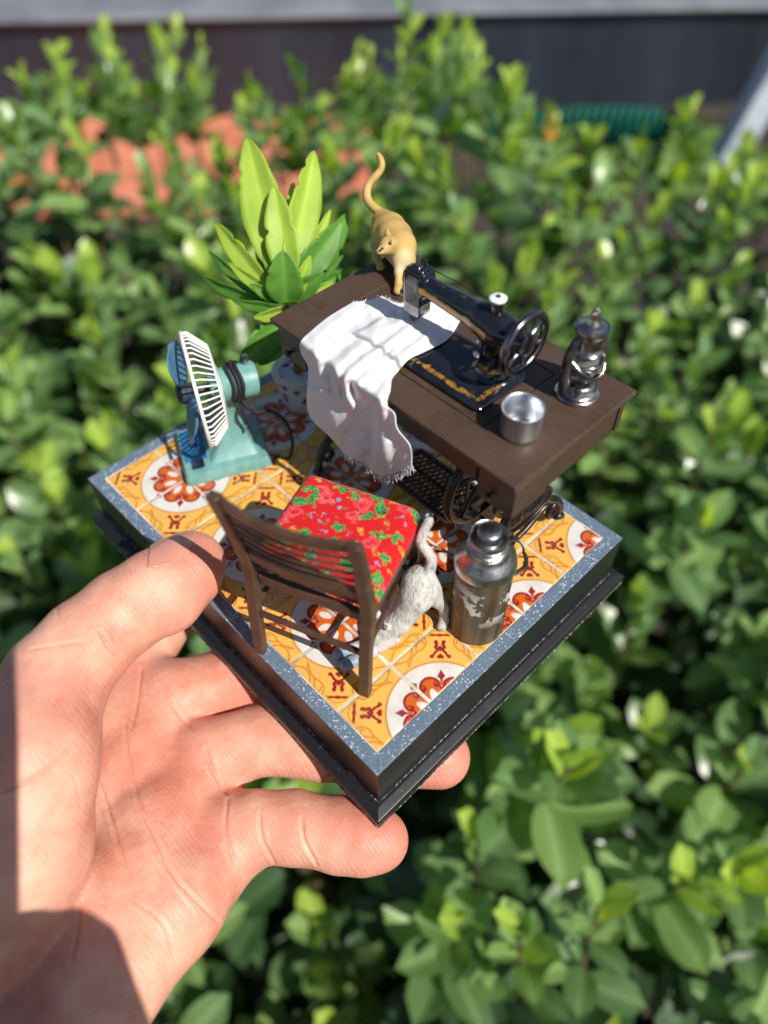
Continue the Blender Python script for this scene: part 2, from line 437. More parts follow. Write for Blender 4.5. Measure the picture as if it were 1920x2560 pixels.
# top: frame boards round a dropped-in centre leaf
tb(MB().loft([[(-3.7, -1.96, H-.10), (3.7, -1.96, H-.10), (3.7, 1.96, H-.10), (-3.7, 1.96, H-.10)], [(-3.7, -1.96, H), (3.7, -1.96, H), (3.7, 1.96, H), (-3.7, 1.96, H)],
            [(-2.172, -1.162, H), (2.772, -1.162, H), (2.772, 1.152, H), (-2.172, 1.152, H)], [(-2.172, -1.162, H-.10), (2.772, -1.162, H-.10), (2.772, 1.152, H-.10), (-2.172, 1.152, H-.10)]], closed=True), "top_frame", bevel=.03)
tb(MB().box((-2.155, -1.145, H-.10), (2.755, 1.135, H-.004)), "leaf_board", bevel=.015)
def rr(x, y, z): return [(-x, -y, z), (x, -y, z), (x, y, z), (-x, y, z)]
tb(MB().loft([rr(3.7, 1.96, H-.095), rr(3.68, 1.94, H-.15), rr(3.60, 1.86, H-.20), rr(3.60, 1.86, H-.26)]), "moulding", bevel=.015)
# side panels, front and back aprons, drawers
for sx in (-1, 1):
    a, b = sorted((sx*3.57, sx*3.42))
    tb(MB().box((a, -1.62, H-1.10), (b, 1.70, H-.25)), "side_panel", bevel=.02)
    a, b = sorted((sx*3.59, sx*3.40))
    tb(MB().box((a, -1.84, H-1.06), (b, -1.66, H-.25)), "corner_post", bevel=.02)
    a, b = sorted((sx*3.64, sx*2.70))
    dr = tb(MB().box((a, .75, H-1.10), (b, 1.80, H-.27)), "drawer", bevel=.03)
    kx = sx*3.2 if sx > 0 else -3.06
    tb(MB().lathe([(.035, 1.795), (.04, 1.86), (.085, 1.90), (.095, 1.95), (.06, 1.99), (.012, 2.0)], 16, (kx, 0, H-.78), axis='y'), "knob", m_iron, dr, smooth=True)
    a, b = sorted((sx*2.70, sx*2.62))
    tb(MB().box((a, .9, H-1.0), (b, 1.70, H-.25)), "drawer_runner", bevel=.015)
tb(MB().box((-2.62, 1.62, H-.74), (2.62, 1.78, H-.25)), "apron", bevel=.02)
tb(MB().box((-3.42, -1.80, H-.9), (3.42, -1.66, H-.25)), "apron", bevel=.02)
# cast-iron side frames
def iron_frame(sx, m):
    X = sx*2.75
    fr = MB()
    fr.bar((X, -1.45, H-1.02), (X, 1.45, H-1.02), .22, .12)
    for s in (-1, 1):
        leg = MB()
        leg.tube(spline([(X, s*1.3, H-1.05), (X, s*1.05, H-1.6), (X, s*.62, H-2.5), (X, s*.62, H-2.95), (X, s*1.05, H-3.5), (X, s*1.45, H-3.85), (X, s*1.70, H-4.25), (X, s*1.74, H-4.62)], 6), .115, 10)
        leg.lathe([(.17, .0), (.19, .03), (.15, .10), (.08, .14)], 14, (X, s*1.74, 0))
        leg.tube(spline([(X, s*1.72, H-4.2), (X, s*1.50, H-4.02), (X, s*1.30, H-4.1), (X, s*1.24, H-4.32), (X, s*1.38, H-4.44), (X, s*1.5, H-4.34)], 6), [.09]*12 + [.08]*19, 8)
        leg.tube(spline([(X, s*1.30, H-3.75), (X, s*.95, H-3.75), (X, s*.45, H-4.0), (X, 0, H-4.12)], 6), .085, 8)
        leg.tube(spline([(X, s*.62, H-2.7), (X, s*.95, H-2.45), (X, s*1.1, H-2.1), (X, s*.9, H-1.85), (X, s*.72, H-2.05)], 6), .06, 8)
        tb(leg, "leg", m, smooth=True, angle=60)
    fr.lathe([(.0, -.05), (.62, -.05), (.66, 0), (.62, .05), (.0, .05)], 28, (X, 0, H-2.9), axis='x')
    o = tb(fr, "side_frame", m, smooth=True, angle=40)
    return o
frames = [iron_frame(-1, m_bronze), iron_frame(1, m_iron)]
# oval name plate with cast letters on the near side frame
def text_mesh(s, size, depth):
    cu = bpy.data.curves.new("lettering", 'FONT'); cu.body = s; cu.size = size; cu.extrude = depth; cu.align_x = 'CENTER'; cu.align_y = 'CENTER'
    tmp = bpy.data.objects.new("tmp", cu); scene.collection.objects.link(tmp)
    dg = bpy.context.evaluated_depsgraph_get(); me = bpy.data.meshes.new_from_object(tmp.evaluated_get(dg)); bpy.data.objects.remove(tmp); return me
pm = MB()
ring = lambda a, b, x: [(x, a*math.cos(t), H-2.95 + b*math.sin(t)) for t in np.linspace(0, 2*math.pi, 33)[:-1]]
pm.loft([ring(.84, .42, -2.90), ring(.90, .48, -2.86), ring(.90, .48, -2.78), ring(.5, .2, -2.76)])
plate = tb(pm, "name_plate", m_bronze, smooth=True, angle=40)
m_recess = mat("black_enamel", (.004, .004, .004), .5)
me = text_mesh("SINGER", .36*U, .02*U); me.materials.append(m_recess)
lt = link("lettering", me, plate); lt.matrix_local = Matrix(((0, 0, -1, -2.905*U), (-1, 0, 0, 0), (0, 1, 0, (H-2.95)*U), (0, 0, 0, 1)))
tb(MB().tube(ring(.86, .44, -2.905), .035, 8, closed=True), "rim", m_bronze, plate, smooth=True, angle=180)
# braces, treadle, flywheel
br = MB()
br.tube([(-2.75, -.75, H-2.2), (0, -.9, H-2.9), (2.75, -.75, H-3.6)], .07, 8); br.tube([(-2.75, -.75, H-3.6), (0, -.97, H-2.9), (2.75, -.75, H-2.2)], .07, 8)
br.tube([(-2.75, .1, .55), (2.75, .1, .55)], .06, 8)
tb(br, "cross_brace", m_iron, smooth=True, angle=60)
tr = MB(); z0 = .62; x0, x1, y0, y1 = -1.25, 1.0, -.42, .84
for a, b in (((x0, y0), (x1, y0)), ((x1, y0), (x1, y1)), ((x1, y1), (x0, y1)), ((x0, y1), (x0, y0))): tr.bar((*a, z0), (*b, z0), .12, .12)
treadle = tb(tr, "treadle", m_iron, bevel=.02)
lat = MB()
for k in range(-6, 16):
    for s in (1, -1):
        xa = x0 + k*.16; pts = [(xa if s > 0 else xa + .62, y0), (xa + .62 if s > 0 else xa, y1)]
        (ax, ay), (bx, by) = pts; tt = [0.0, 1.0]
        for lim, sg in ((x0, 1), (x1, -1)):
            da, db = (ax - lim)*sg, (bx - lim)*sg
            if da < 0 and db < 0: tt = None; break
            if da < 0: tt[0] = max(tt[0], da/(da - db))
            if db < 0: tt[1] = min(tt[1], da/(da - db))
        if tt and tt[1] - tt[0] > .05:
            p = lambda t: (ax + (bx-ax)*t, ay + (by-ay)*t, z0 + .012*s)
            lat.bar(p(tt[0]), p(tt[1]), .042, .045)
tb(lat, "lattice", m_iron, treadle)
fw = MB()
WX, WY, WZ, WR = -1.85, .42, H-2.25, 1.22
cir = [(WX, WY + WR*math.cos(t), WZ + WR*math.sin(t)) for t in np.linspace(0, 2*math.pi, 49)[:-1]]
fw.tube(cir, .11, 10, closed=True); fw.lathe([(.10, -.16), (.22, -.14), (.22, .14), (.10, .16)], 16, (WX, WY, WZ), axis='x')
wheel = tb(fw, "flywheel", m_iron, smooth=True, angle=60)
for k in range(5):
    a = 2*math.pi*k/5 + .3
    tb(MB().tube(spline([(WX, WY + .2*math.cos(a), WZ + .2*math.sin(a)), (WX, WY + .7*math.cos(a+.2), WZ + .7*math.sin(a+.2)), (WX, WY + WR*math.cos(a), WZ + WR*math.sin(a))], 5), .06, 8), "spoke", m_iron, wheel, smooth=True, angle=180)
tb(MB().tube([(-2.75, WY, WZ), (-1.4, WY, WZ)], .06, 8).tube([(-1.5, WY+.1, WZ-.1), (-1.2, .2, .6)], .045, 8), "drive_shaft", m_iron, smooth=True, angle=60)
tb(MB().tube([(WX, WY+WR+.02, WZ+.1), (WX, WY+.75, H-.15)], .03, 6).tube([(WX, WY-WR-.02, WZ+.1), (WX, WY-.95, H-.15)], .03, 6), "drive_belt", m_iron)

# ---------------------------------------------------------------- sewing machine
t_ = NT("black_japan_gilt")
sep = t_.n("ShaderNodeSeparateXYZ"); t_.l(t_.coord(), sep.inputs[0])
ny = t_.noise(420, 6, .7); nz = t_.noise(900, 4)
blot = t_.math('ADD', t_.math('MULTIPLY', ny, .7), t_.math('MULTIPLY', nz, .3))
a_ = t_.n("ShaderNodeAttribute", attribute_name="gilt")
gm = t_.ramp(t_.math('ADD', t_.math('MULTIPLY', t_.math('SUBTRACT', blot, .5), 1.6), a_.outputs["Fac"]), [(.44, (0, 0, 0)), (.66, (1, 1, 1))])
blk = t_.ramp(t_.noise(130, 5), [(.35, (.004, .005, .008)), (.7, (.014, .017, .026))])
t_.set(Base_Color=t_.mix(gm, blk, srgb(190, 142, 52)), Metallic=t_.math('MULTIPLY', gm, .35), Roughness=t_.math('ADD', t_.math('MULTIPLY', gm, .3), t_.math('ADD', t_.math('MULTIPLY', t_.noise(300, 3), .14), .10)), Coat_Weight=.5, Coat_Roughness=.08,
       Normal=t_.bump(t_.noise(600, 4), .35, .012))
m_japan = t_.m
m_gun = mat("dark_chrome", srgb(88, 84, 90), .22, 1.0, srgb(150, 146, 152), vs=240, bump=.4, bs=600, bd=.02, rvar=.16)
m_plate = mat("sheen_plate", srgb(136, 132, 136), .24, 1.0, srgb(196, 192, 194), vs=240, bump=.4, bs=600, bd=.02, rvar=.16)  # lighter copy of the gunmetal, reflections on the head put into its colour
m_chrome = mat("bright_chrome", srgb(150, 150, 154), .16, 1.0, srgb(220, 220, 224), vs=300, bump=.3, bs=700, bd=.012)
m_white = mat("white_enamel", srgb(225, 228, 232), .35, 0, srgb(240, 240, 240), bump=.2, bs=900)
m_thread = mat("black_thread", (.01, .01, .012), .7)
machine = thing("sewing_machine", "black and gilt sewing machine with hand wheel standing on brown table", "sewing machine", (TORG[0], TORG[1], H), TROT)
def gilt(o, fn):
    me = o.data; v = np.empty(len(me.vertices)*3); me.vertices.foreach_get("co", v); v = v.reshape(-1, 3)/U
    a = me.attributes.new("gilt", 'FLOAT', 'POINT'); a.data.foreach_set("value", fn(v).astype(np.float32))
AY = -.2
# bed: rounded slab on a dense grid so that the gilt border can follow its edge
def rrect(x0, x1, y0, y1, r, n=6):
    out = []
    for cx, cy, a0 in ((x1-r, y1-r, 0), (x0+r, y1-r, 90), (x0+r, y0+r, 180), (x1-r, y0+r, 270)):
        for k in range(n+1):
            t = math.radians(a0 + 90*k/n); out.append((cx + r*math.cos(t), cy + r*math.sin(t)))
    return out
rings = []
for off, z in ((.03, 0.0), (.0, .03), (.0, .09), (.03, .125), (.10, .13), (.18, .13), (.26, .13), (.36, .13), (.5, .13), (.7, .13)):
    rings.append([(x, y, z) for x, y in rrect(-1.88 + off, 1.62 - off, -.63 + off, .97 - off, max(.16 - off*.2, .05))])
bed = MB().loft(rings).build("bed", m_japan, machine, smooth=True, angle=40)
def gb(v):
    d = np.minimum(np.minimum(v[:, 0] + 1.88, 1.62 - v[:, 0]), np.minimum(v[:, 1] + .63, .97 - v[:, 1]))
    return np.where(v[:, 2] > .1, np.exp(-((d - .22)/.11)**2)*.60, 0) 
gilt(bed, gb)
F = Field((-1.95, -.75, .08), (1.45, .45, 1.85), .028)
F.ell((-1.28, AY+.02, .10), (.52, .46, .12), .05)
F.cone((-1.28, AY, .15), (-1.28, AY, .75), .37, .30, .12); F.cone((-1.28, AY, .75), (-1.24, AY, 1.15), .30, .36, .12)
F.cone((-1.34, AY, 1.14), (-.9, AY, 1.22), .38, .33, .12); F.cone((-.9, AY, 1.22), (.7, AY, 1.22), .31, .22, .15)
F.cone((-1.30, AY, 1.2), (-1.62, AY, 1.18), .34, .28, .08)
F.rbox((1.0, AY, 1.12), (.24, .23, .42), .06, .12)
F.rbox((.93, AY, 1.42), (.25, .20, .17), .06, .08)
arm, _ = F.build("arm", m_japan, machine)
def ga(v):
    x, y, z = v.T
    band = np.exp(-((z - (1.20 + .02*x))/.10)**2) * (x > -1.25) * (x < .78) * (y > AY+.05) * .85
    foot = np.exp(-((z - .34)/.16)**2) * (np.abs(x + 1.2) < .5) * (y > AY+.1) * .52
    top = np.exp(-((y - (AY + .02))/.10)**2) * (z > 1.3) * (x < .5) * (x > -.9) * .36
    return np.maximum(np.maximum(band, foot), top)
gilt(arm, ga)
# face plate, presser and needle bars, take-up lever
fp = MB().loft([[(x, AY + sy*w, z) for sy, z, w in ((-1, .70, .20), (1, .70, .20), (1, 1.34, .20), (.55, 1.52, .2), (-.55, 1.52, .2), (-1, 1.34, .20))] for x in (1.2, 1.285)])
face = fp.build("face_plate", m_plate, machine, bevel=.03)
MB().box((1.28, AY-.11, 1.02), (1.305, AY+.11, 1.38)).build("inset_panel", m_plate, face, bevel=.02)
MB().lathe([(.07, 0), (.10, .02), (.11, .06), (.07, .10), (.05, .15), (.02, .17)], 14, (1.28, AY+.10, .84), axis='x').build("tension_knob", m_gun, face, smooth=True)
F = Field((.7, -.5, .2), (1.4, .1, .95), .025)
F.rbox((1.03, AY, .68), (.235, .215, .24), .06, .05); F.cone((1.05, AY, .55), (1.08, AY, .36), .19, .15, .1)
head, _ = F.build("head", m_plate, machine)
MB().tube([(1.06, AY+.05, .45), (1.06, AY+.05, .14)], .035, 8).tube([(1.10, AY-.06, .45), (1.10, AY-.06, .13)], .045, 8).build("needle_bar", m_chrome, machine, smooth=True, angle=60)
MB().box((1.0, AY-.12, .135), (1.2, AY+.10, .165)).build("presser_foot", m_chrome, machine, bevel=.01)
MB().lathe([(.07, 1.55), (.07, 1.66), (.05, 1.70), (.05, 1.86), (.03, 1.90)], 12, (1.02, AY, 0)).build("take_up_lever", m_chrome, machine, smooth=True)
MB().lathe([(.03, 1.62), (.035, 1.74)], 8, (.90, AY-.1, 0)).lathe([(.025, 1.6), (.03, 1.7)], 8, (.84, AY+.06, 0)).build("thread_guide", m_gun, machine, smooth=True)
# spool
sp_ = MB().lathe([(.16, 1.46), (.16, 1.50), (.115, 1.52), (.125, 1.62), (.12, 1.76), (.10, 1.80)], 20, (-1.16, AY, 0)).build("thread_spool", m_gun, machine, smooth=True)
MB().lathe([(.12, 1.80), (.17, 1.815), (.175, 1.85), (.15, 1.87), (.06, 1.875)], 20, (-1.16, AY, 0)).build("spool_cap", m_white, sp_, smooth=True)
MB().lathe([(.055, 1.86), (.05, 1.90), (.02, 1.905)], 12, (-1.16, AY, 0)).build("spool_pin", m_gun, sp_, smooth=True)
MB().tube(spline([(1.0, AY, 1.72), (.2, AY, 1.69), (-.5, AY, 1.70), (-1.06, AY+.05, 1.77)], 6), .012, 6).build("thread", m_thread, machine)
# hand wheel
hw = MB(); HX, HZ, HR = -1.93, 1.17, .62
hw.tube([(HX, AY + HR*math.cos(t), HZ + HR*math.sin(t)) for t in np.linspace(0, 2*math.pi, 41)[:-1]], .088, 10, closed=True)
wh = hw.build("hand_wheel", m_gun, machine, smooth=True, angle=180)
MB().lathe([(.10, .35), (.22, .30), (.25, .12), (.22, .02), (.25, -.02), (.24, -.08), (.16, -.12), (.05, -.125)], 20, (HX, AY, HZ), axis='x').build("hub", m_gun, wh, smooth=True)
for k in range(6):
    a = math.pi/3*k + .35
    MB().tube(spline([(HX, AY + .18*math.cos(a), HZ + .18*math.sin(a)), (HX, AY + .4*math.cos(a+.12), HZ + .4*math.sin(a+.12)), (HX, AY + .6*math.cos(a), HZ + .6*math.sin(a))], 4), .05, 8).build("spoke", m_gun, wh, smooth=True, angle=180)
MB().lathe([(.06, 0), (.06, .12), (.03, .14)], 8, (-1.12, AY+.30, .98), axis='y').build("bobbin_winder", m_chrome, machine, smooth=True)
MB().lathe([(.06, 0), (.08, .05), (.03, .09)], 6, (-1.05, AY+.33, .62), axis='y').build("screw", m_white, machine)
# ---------------------------------------------------------------- aluminium bowl on the table
t_ = NT("brushed_aluminium")
mp = t_.n("ShaderNodeMapping"); mp.inputs["Scale"].default_value = (1, 1, .15); t_.l(t_.coord(), mp.inputs[0])
t_.set(Base_Color=t_.ramp(t_.noise(900, 4, .6, mp.outputs[0]), [(.3, srgb(176, 181, 188)), (.7, srgb(226, 229, 234))]), Metallic=1.0, Roughness=t_.math('ADD', t_.math('MULTIPLY', t_.noise(260, 4), .2), .28), Normal=t_.bump(t_.noise(500, 4), .25, .012))
m_alu = t_.m
bowl = thing("tin_bowl", "small empty aluminium bowl on the corner of brown sewing table", "bowl", (5.30, 1.31, H))
MB().lathe([(.02, 0), (.36, 0), (.395, .03), (.40, .10), (.405, .60), (.425, .63), (.415, .645), (.385, .62), (.375, .12), (.34, .05), (.02, .045)], 48).build("bowl_wall", m_alu, bowl, smooth=True, angle=50)

# ---------------------------------------------------------------- hurricane lantern on the table
m_pew = mat("dark_pewter", srgb(112, 110, 114), .18, 1.0, srgb(226, 216, 200), vs=200, vlo=.35, vhi=.7, bump=.6, bs=420, bd=.03, rvar=.18)
m_pewk = mat("black_pewter", (.03, .03, .034), .16, .7, (.16, .155, .15), vs=200, bump=.5, bs=400, bd=.03)
LO = (7.03, 1.20, H)
lan = thing("hurricane_lantern", "dark pewter hurricane lantern at the end of brown sewing table", "lantern", LO, -20)
MB().lathe([(.05, 0), (.46, 0), (.475, .03), (.46, .07), (.415, .09), (.42, .13), (.36, .17), (.34, .27), (.30, .33), (.15, .36)], 40).build("fuel_tank", m_pew, lan, smooth=True, angle=60)
MB().lathe([(.16, .35), (.17, .45), (.25, .50), (.25, .54), (.14, .58)], 28).build("burner", m_pew, lan, smooth=True, angle=60)
t_ = NT("lamp_glass"); t_.set(Base_Color=(.8, .85, .8), Roughness=.08, Transmission_Weight=.85, IOR=1.3); m_lglass = t_.m
MB().lathe([(.13, .50), (.23, .60), (.29, .76), (.28, .92), (.22, 1.06), (.20, 1.14)], 28, cap=False).build("glass_globe", m_lglass, lan, smooth=True, angle=180)
MB().lathe([(.18, 1.06), (.31, 1.10), (.33, 1.15), (.28, 1.20), (.26, 1.25), (.275, 1.45), (.26, 1.48), (.30, 1.50), (.31, 1.54), (.29, 1.56), (.335, 1.58), (.35, 1.63), (.335, 1.67), (.28, 1.665), (.26, 1.68), (.14, 1.72), (.12, 1.78), (.09, 1.82), (.085, 1.95), (.04, 1.98)], 36).build("chimney_cap", m_pew, lan, smooth=True, angle=50)
for s in (-1, 1):
    MB().tube(spline([(s*.33, 0, .10), (s*.385, 0, .35), (s*.40, 0, .75), (s*.39, 0, 1.1), (s*.33, 0, 1.36), (s*.22, 0, 1.50)], 6), [.115]*20 + [.095]*11, 10).build("side_tube", m_pewk, lan, smooth=True, angle=180)
for z, r in ((.60, .33), (.90, .35)):
    MB().tube([(r*math.cos(t), r*math.sin(t), z) for t in np.linspace(0, 2*math.pi, 33)[:-1]], .042, 8, closed=True).build("guard_ring", m_pew, lan, smooth=True, angle=180)
for ph in (0, 1):
    pts = [(.345*math.cos(t), .345*math.sin(t), .60 + .28*(t - ph*math.pi)/math.pi) for t in np.linspace(ph*math.pi, ph*math.pi + math.pi, 14)]
    MB().tube(pts, .04, 8).build("guard_wire", m_pew, lan, smooth=True, angle=180)
    pts = [(.345*math.cos(-t + .5), .345*math.sin(-t + .5), .60 + .28*(t - ph*math.pi)/math.pi) for t in np.linspace(ph*math.pi, ph*math.pi + math.pi, 14)]
    MB().tube(pts, .04, 8).build("guard_wire", m_pew, lan, smooth=True, angle=180)
MB().tube(spline([(.38, -.05, .95), (.30, -.27, .72), (.05, -.36, .62), (-.25, -.30, .82), (-.38, -.08, 1.0)], 6), .032, 8).build("bail_handle", m_pew, lan, smooth=True, angle=180)
MB().tube(spline([(-.07, 0, 1.90), (-.06, 0, 2.0), (0, 0, 2.05), (.06, 0, 2.0), (.07, 0, 1.90)], 5), .03, 8).build("top_ring", m_pew, lan, smooth=True, angle=180)

# ---------------------------------------------------------------- thermos flask on the floor
t_ = NT("worn_metal_flask")
mpz = t_.n("ShaderNodeMapping"); mpz.inputs["Scale"].default_value = (1, 1, .12); t_.l(t_.coord(), mpz.inputs[0])
st = t_.noise(170, 5, .55, mpz.outputs[0], .5)
b0 = t_.ramp(st, [(.25, srgb(66, 58, 50)), (.45, srgb(128, 116, 100)), (.62, srgb(96, 72, 44)), (.8, srgb(150, 140, 126))])
chip = t_.ramp(t_.noise(210, 6, .62), [(.56, (0, 0, 0)), (.57, (1, 1, 1))])
sepz = t_.n("ShaderNodeSeparateXYZ"); t_.l(t_.coord(), sepz.inputs[0])
zone = t_.math('MULTIPLY', t_.ramp(sepz.outputs[2], [(.006, (0, 0, 0)), (.012, (1, 1, 1)), (.018, (1, 1, 1)), (.023, (0, 0, 0))]), chip)
t_.set(Base_Color=t_.mix(zone, b0, srgb(178, 180, 176)), Metallic=t_.math('SUBTRACT', .75, t_.math('MULTIPLY', zone, .7)), Roughness=t_.math('ADD', t_.math('MULTIPLY', t_.noise(300, 4), .25), .40), Normal=t_.bump(t_.noise(350, 5), .4, .025))
m_flask = t_.m
m_tin = mat("dull_tin", srgb(150, 150, 150), .30, 1.0, srgb(205, 205, 204), vs=260, bump=.6, bs=420, bd=.03, rvar=.22)
fl_ = thing("thermos_flask", "old metal thermos flask standing beside white cat", "thermos", (3.80, .64, .012))
MB().lathe([(.05, 0), (.60, 0), (.635, .03), (.64, .08), (.63, .12), (.63, 2.46), (.60, 2.5)], 48).build("flask_body", m_flask, fl_, smooth=True, angle=50)
MB().lathe([(.60, 2.38), (.665, 2.40), (.67, 2.46), (.655, 2.56), (.63, 2.66), (.50, 2.78), (.46, 2.84), (.44, 2.92), (.30, 2.93)], 48).build("shoulder", m_tin, fl_, smooth=True, angle=50)
MB().lathe([(.30, 2.90), (.425, 2.93), (.43, 3.0), (.39, 3.03), (.405, 3.06), (.41, 3.12), (.38, 3.15), (.40, 3.18), (.405, 3.30), (.39, 3.32), (.35, 3.29), (.335, 3.20), (.1, 3.20)], 40).build("neck", m_tin, fl_, smooth=True, angle=45)
MB().lathe([(.25, 3.15), (.25, 3.38), (.24, 3.44), (.21, 3.47), (.03, 3.475)], 32).build("stopper", m_tin, fl_, smooth=True, angle=50)
m_strap = mat("grey_wire_strap", srgb(70, 66, 60), .4, .7, srgb(110, 104, 96), vs=200)
for pts in ([(.40, -.50, 2.05), (.75, -.52, 2.0), (1.10, -.32, 1.75), (1.25, -.15, 1.68)], [(.60, .10, 2.35), (.98, .0, 2.25), (1.2, -.08, 1.95), (1.25, -.14, 1.70)], [(.62, .0, 1.45), (.9, .05, 1.5), (1.1, .1, 2.0), (.95, .12, 2.45), (.62, .15, 2.45)]):
    MB().tube(spline(pts, 7), .055, 8, flat=.35).build("handle", m_strap, fl_, smooth=True, angle=180)

# ---------------------------------------------------------------- chair with red flowered cushion
t_ = NT("brown_stained_wood")
t_.set(Base_Color=t_.ramp(t_.noise(220, 6, .6), [(.3, srgb(54, 38, 28)), (.7, srgb(86, 65, 50))]), Roughness=t_.math('ADD', t_.math('MULTIPLY', t_.noise(200, 4), .2), .36), Normal=t_.bump(t_.noise(700, 4), .35, .02))
m_chair = t_.m
chair = thing("chair", "brown wooden slat back chair with red floral cushion facing sewing table", "chair", (.255, 2.375, .012), -68.3)
def cb(b, n, p=chair, m=m_chair, **k): return b.build(n, m, p, **k)
prof = spline([(0, 0), (.16, 1.5), (.34, 2.7), (.33, 3.3), (.14, 4.4), (-.06, 5.45)], 5)
def post_y(z):
    zz = [p[1] for p in prof]; return float(np.interp(z, zz, [p[0] for p in prof]))
for s in (-1, 1):
    rings = []
    for y, z in prof:
        w = .13; d = .105 + .03*math.exp(-((z-2.9)/1.0)**2)
        X = s*(1.31 + .03*(z > 4)); rings.append([(X-w, y-d, z), (X+w, y-d, z), (X+w, y+d, z), (X-w, y+d, z)])
    cb(MB().loft(rings), "rear_leg", bevel=.035, smooth=True)
    cb(MB().loft([[(s*1.30-w, 2.78-w, z), (s*1.30+w, 2.78-w, z), (s*1.30+w, 2.78+w, z), (s*1.30-w, 2.78+w, z)] for z, w in ((0, .09), (2.62, .125))]), "front_leg", bevel=.03)
    cb(MB().bar((s*1.30, .42, 2.55), (s*1.30, 2.66, 2.55), .16, .34), "seat_rail", bevel=.03)
    cb(MB().bar((s*1.30, .28, 1.62), (s*1.30, 2.66, 1.50), .12, .14), "side_stretcher", bevel=.025)
cb(MB().bar((-1.16, 2.78, 2.55), (1.16, 2.78, 2.55), .16, .34), "seat_rail", bevel=.03)
cb(MB().bar((-1.16, .40, 2.50), (1.16, .40, 2.50), .16, .30), "seat_rail", bevel=.03)
cb(MB().bar((-1.18, .17, 1.42), (1.18, .17, 1.42), .12, .13), "rear_stretcher", bevel=.025)
cb(MB().bar((-1.18, 2.78, 1.0), (1.18, 2.78, 1.0), .11, .13), "front_stretcher", bevel=.025)
def bow(z, h, d, name, amp=.30):
    rings = []
    for k in range(13):
        x = -1.2 + 2.4*k/12; q = 1 - (x/1.2)**2; y = post_y(z) - amp*q
        rings.append([(x, y-d/2, z-h/2), (x, y+d/2, z-h/2), (x, y+d/2 - .02, z+h/2), (x, y-d/2 - .02, z+h/2)])
    cb(MB().loft(rings), name, bevel=.02)
bow(5.28, .27, .13, "top_rail", .20)
for k in range(5): bow(4.86 - .305*k, .085, .07, "back_slat", .20 - .02*k)
bow(3.42, .30, .14, "lower_rail", .10)
# cushion: dense grid painted with the flowered print
NX, NY = 150, 130
xs = np.linspace(-1.40, 1.40, NX); ys = np.linspace(.50, 3.02, NY)
X, Y = np.meshgrid(xs, ys, indexing='ij')
rx = 1.40 - np.abs(X); ry = np.minimum(Y - .50, 3.02 - Y)
cr = .26
inner = np.minimum(rx, ry); cor = (rx < cr) & (ry < cr); dcor = cr - np.hypot(cr - rx, cr - ry); e = np.where(cor, dcor, inner)
sx_ = np.where(cor & (dcor < 0), dcor, 0)
ang = np.arctan2(cr - ry, cr - rx)
Xn = X + np.sign(X)*np.where(cor, sx_*np.cos(ang), 0); Yn = Y + np.where(Y > 1.76, 1, -1)*np.where(cor, sx_*np.sin(ang), 0)
Z = 2.72 + .40*(1 - np.clip(1 - np.maximum(e, 0)/.30, 0, 1)**2.2)**.5 + .07*np.clip(1 - (X/1.4)**2, 0, 1)*np.clip(1 - ((Y-1.76)/1.26)**2, 0, 1)
cu = np.empty((NX, NY, 3)); cu[:] = srgb(206, 18, 22)
r2 = np.random.default_rng(11)
Xw = X + .035*np.sin(Y*21 + 1.3*np.sin(X*9)) + .02*np.sin(X*47 + Y*31); Yw = Y + .035*np.sin(X*19 + 2 + np.sin(Y*11)) + .02*np.sin(Y*53 - X*29)
def stamp(cx, cy, fn):
    dx, dy = Xw - cx, Yw - cy; fn(dx, dy)
def putc(d, c, soft=.016, al=1.0):
    w = (np.clip(.5 - d/soft, 0, 1)*al)[..., None]; cu[:] = cu*(1-w) + np.array(c)*w
GREEN, LG, DKG, PINK, LP, YL, BL, BK = srgb(30, 140, 84), srgb(130, 190, 60), srgb(18, 60, 58), srgb(232, 52, 66), srgb(240, 110, 116), srgb(240, 190, 60), srgb(140, 160, 214), srgb(30, 26, 34)
def leaf_(dx, dy, a, L):
    u = dx*math.cos(a) + dy*math.sin(a); v = -dx*math.sin(a) + dy*math.cos(a)
    d = np.abs(v) - (.40*L*np.clip(1 - (u/L)**2, 0, 1)*(1 + .3*np.cos(u*36)))
    d = np.where(np.abs(u) > L, .2, d); putc(d - .012, LG, al=.8); putc(d, GREEN); putc(np.where(u < -.15*L, d + .015, .2), BK, al=.75); putc(np.where(np.abs(u) > L, .2, np.abs(v) - .010), LG)
def rose_(dx, dy, R):
    r = np.hypot(dx, dy); a = np.arctan2(dy, dx)
    putc(r - R*(1 + .16*np.cos(5*a + R*40)), PINK, al=.85)
    putc(np.abs(r - R*.62*(1 + .12*np.cos(4*a))) - .016, LP, al=.7); putc(np.abs(r - R*.3) - .016, srgb(200, 14, 40)); putc(np.abs(r - R*.95*(1+.1*np.cos(5*a))) - .012, LP, al=.5)
def daisy_(dx, dy, R):
    r = np.hypot(dx, dy); a = np.arctan2(dy, dx); putc(r - R*(.72 + .28*np.cos(6*a)), YL, al=.9); putc(r - R*.42, srgb(226, 60, 30)); putc(np.abs(r - R*.85) - .01, GREEN, al=.5)
def curl_(dx, dy, a, L):
    u = (dx*math.cos(a) + dy*math.sin(a))/L; v = (-dx*math.sin(a) + dy*math.cos(a))/L
    d = np.full(X.shape, 9.)
    for t in np.linspace(0, 1, 26):
        q = t*5.2; rr_ = .55*(1 - t*.75); d = np.minimum(d, np.hypot(u - (t*.55 + rr_*math.cos(q) - .5), v - (.5*t + rr_*math.sin(q)*.8)))
    putc(d*L - .042, LG, al=.8); putc(d*L - .03, GREEN)
sites = []
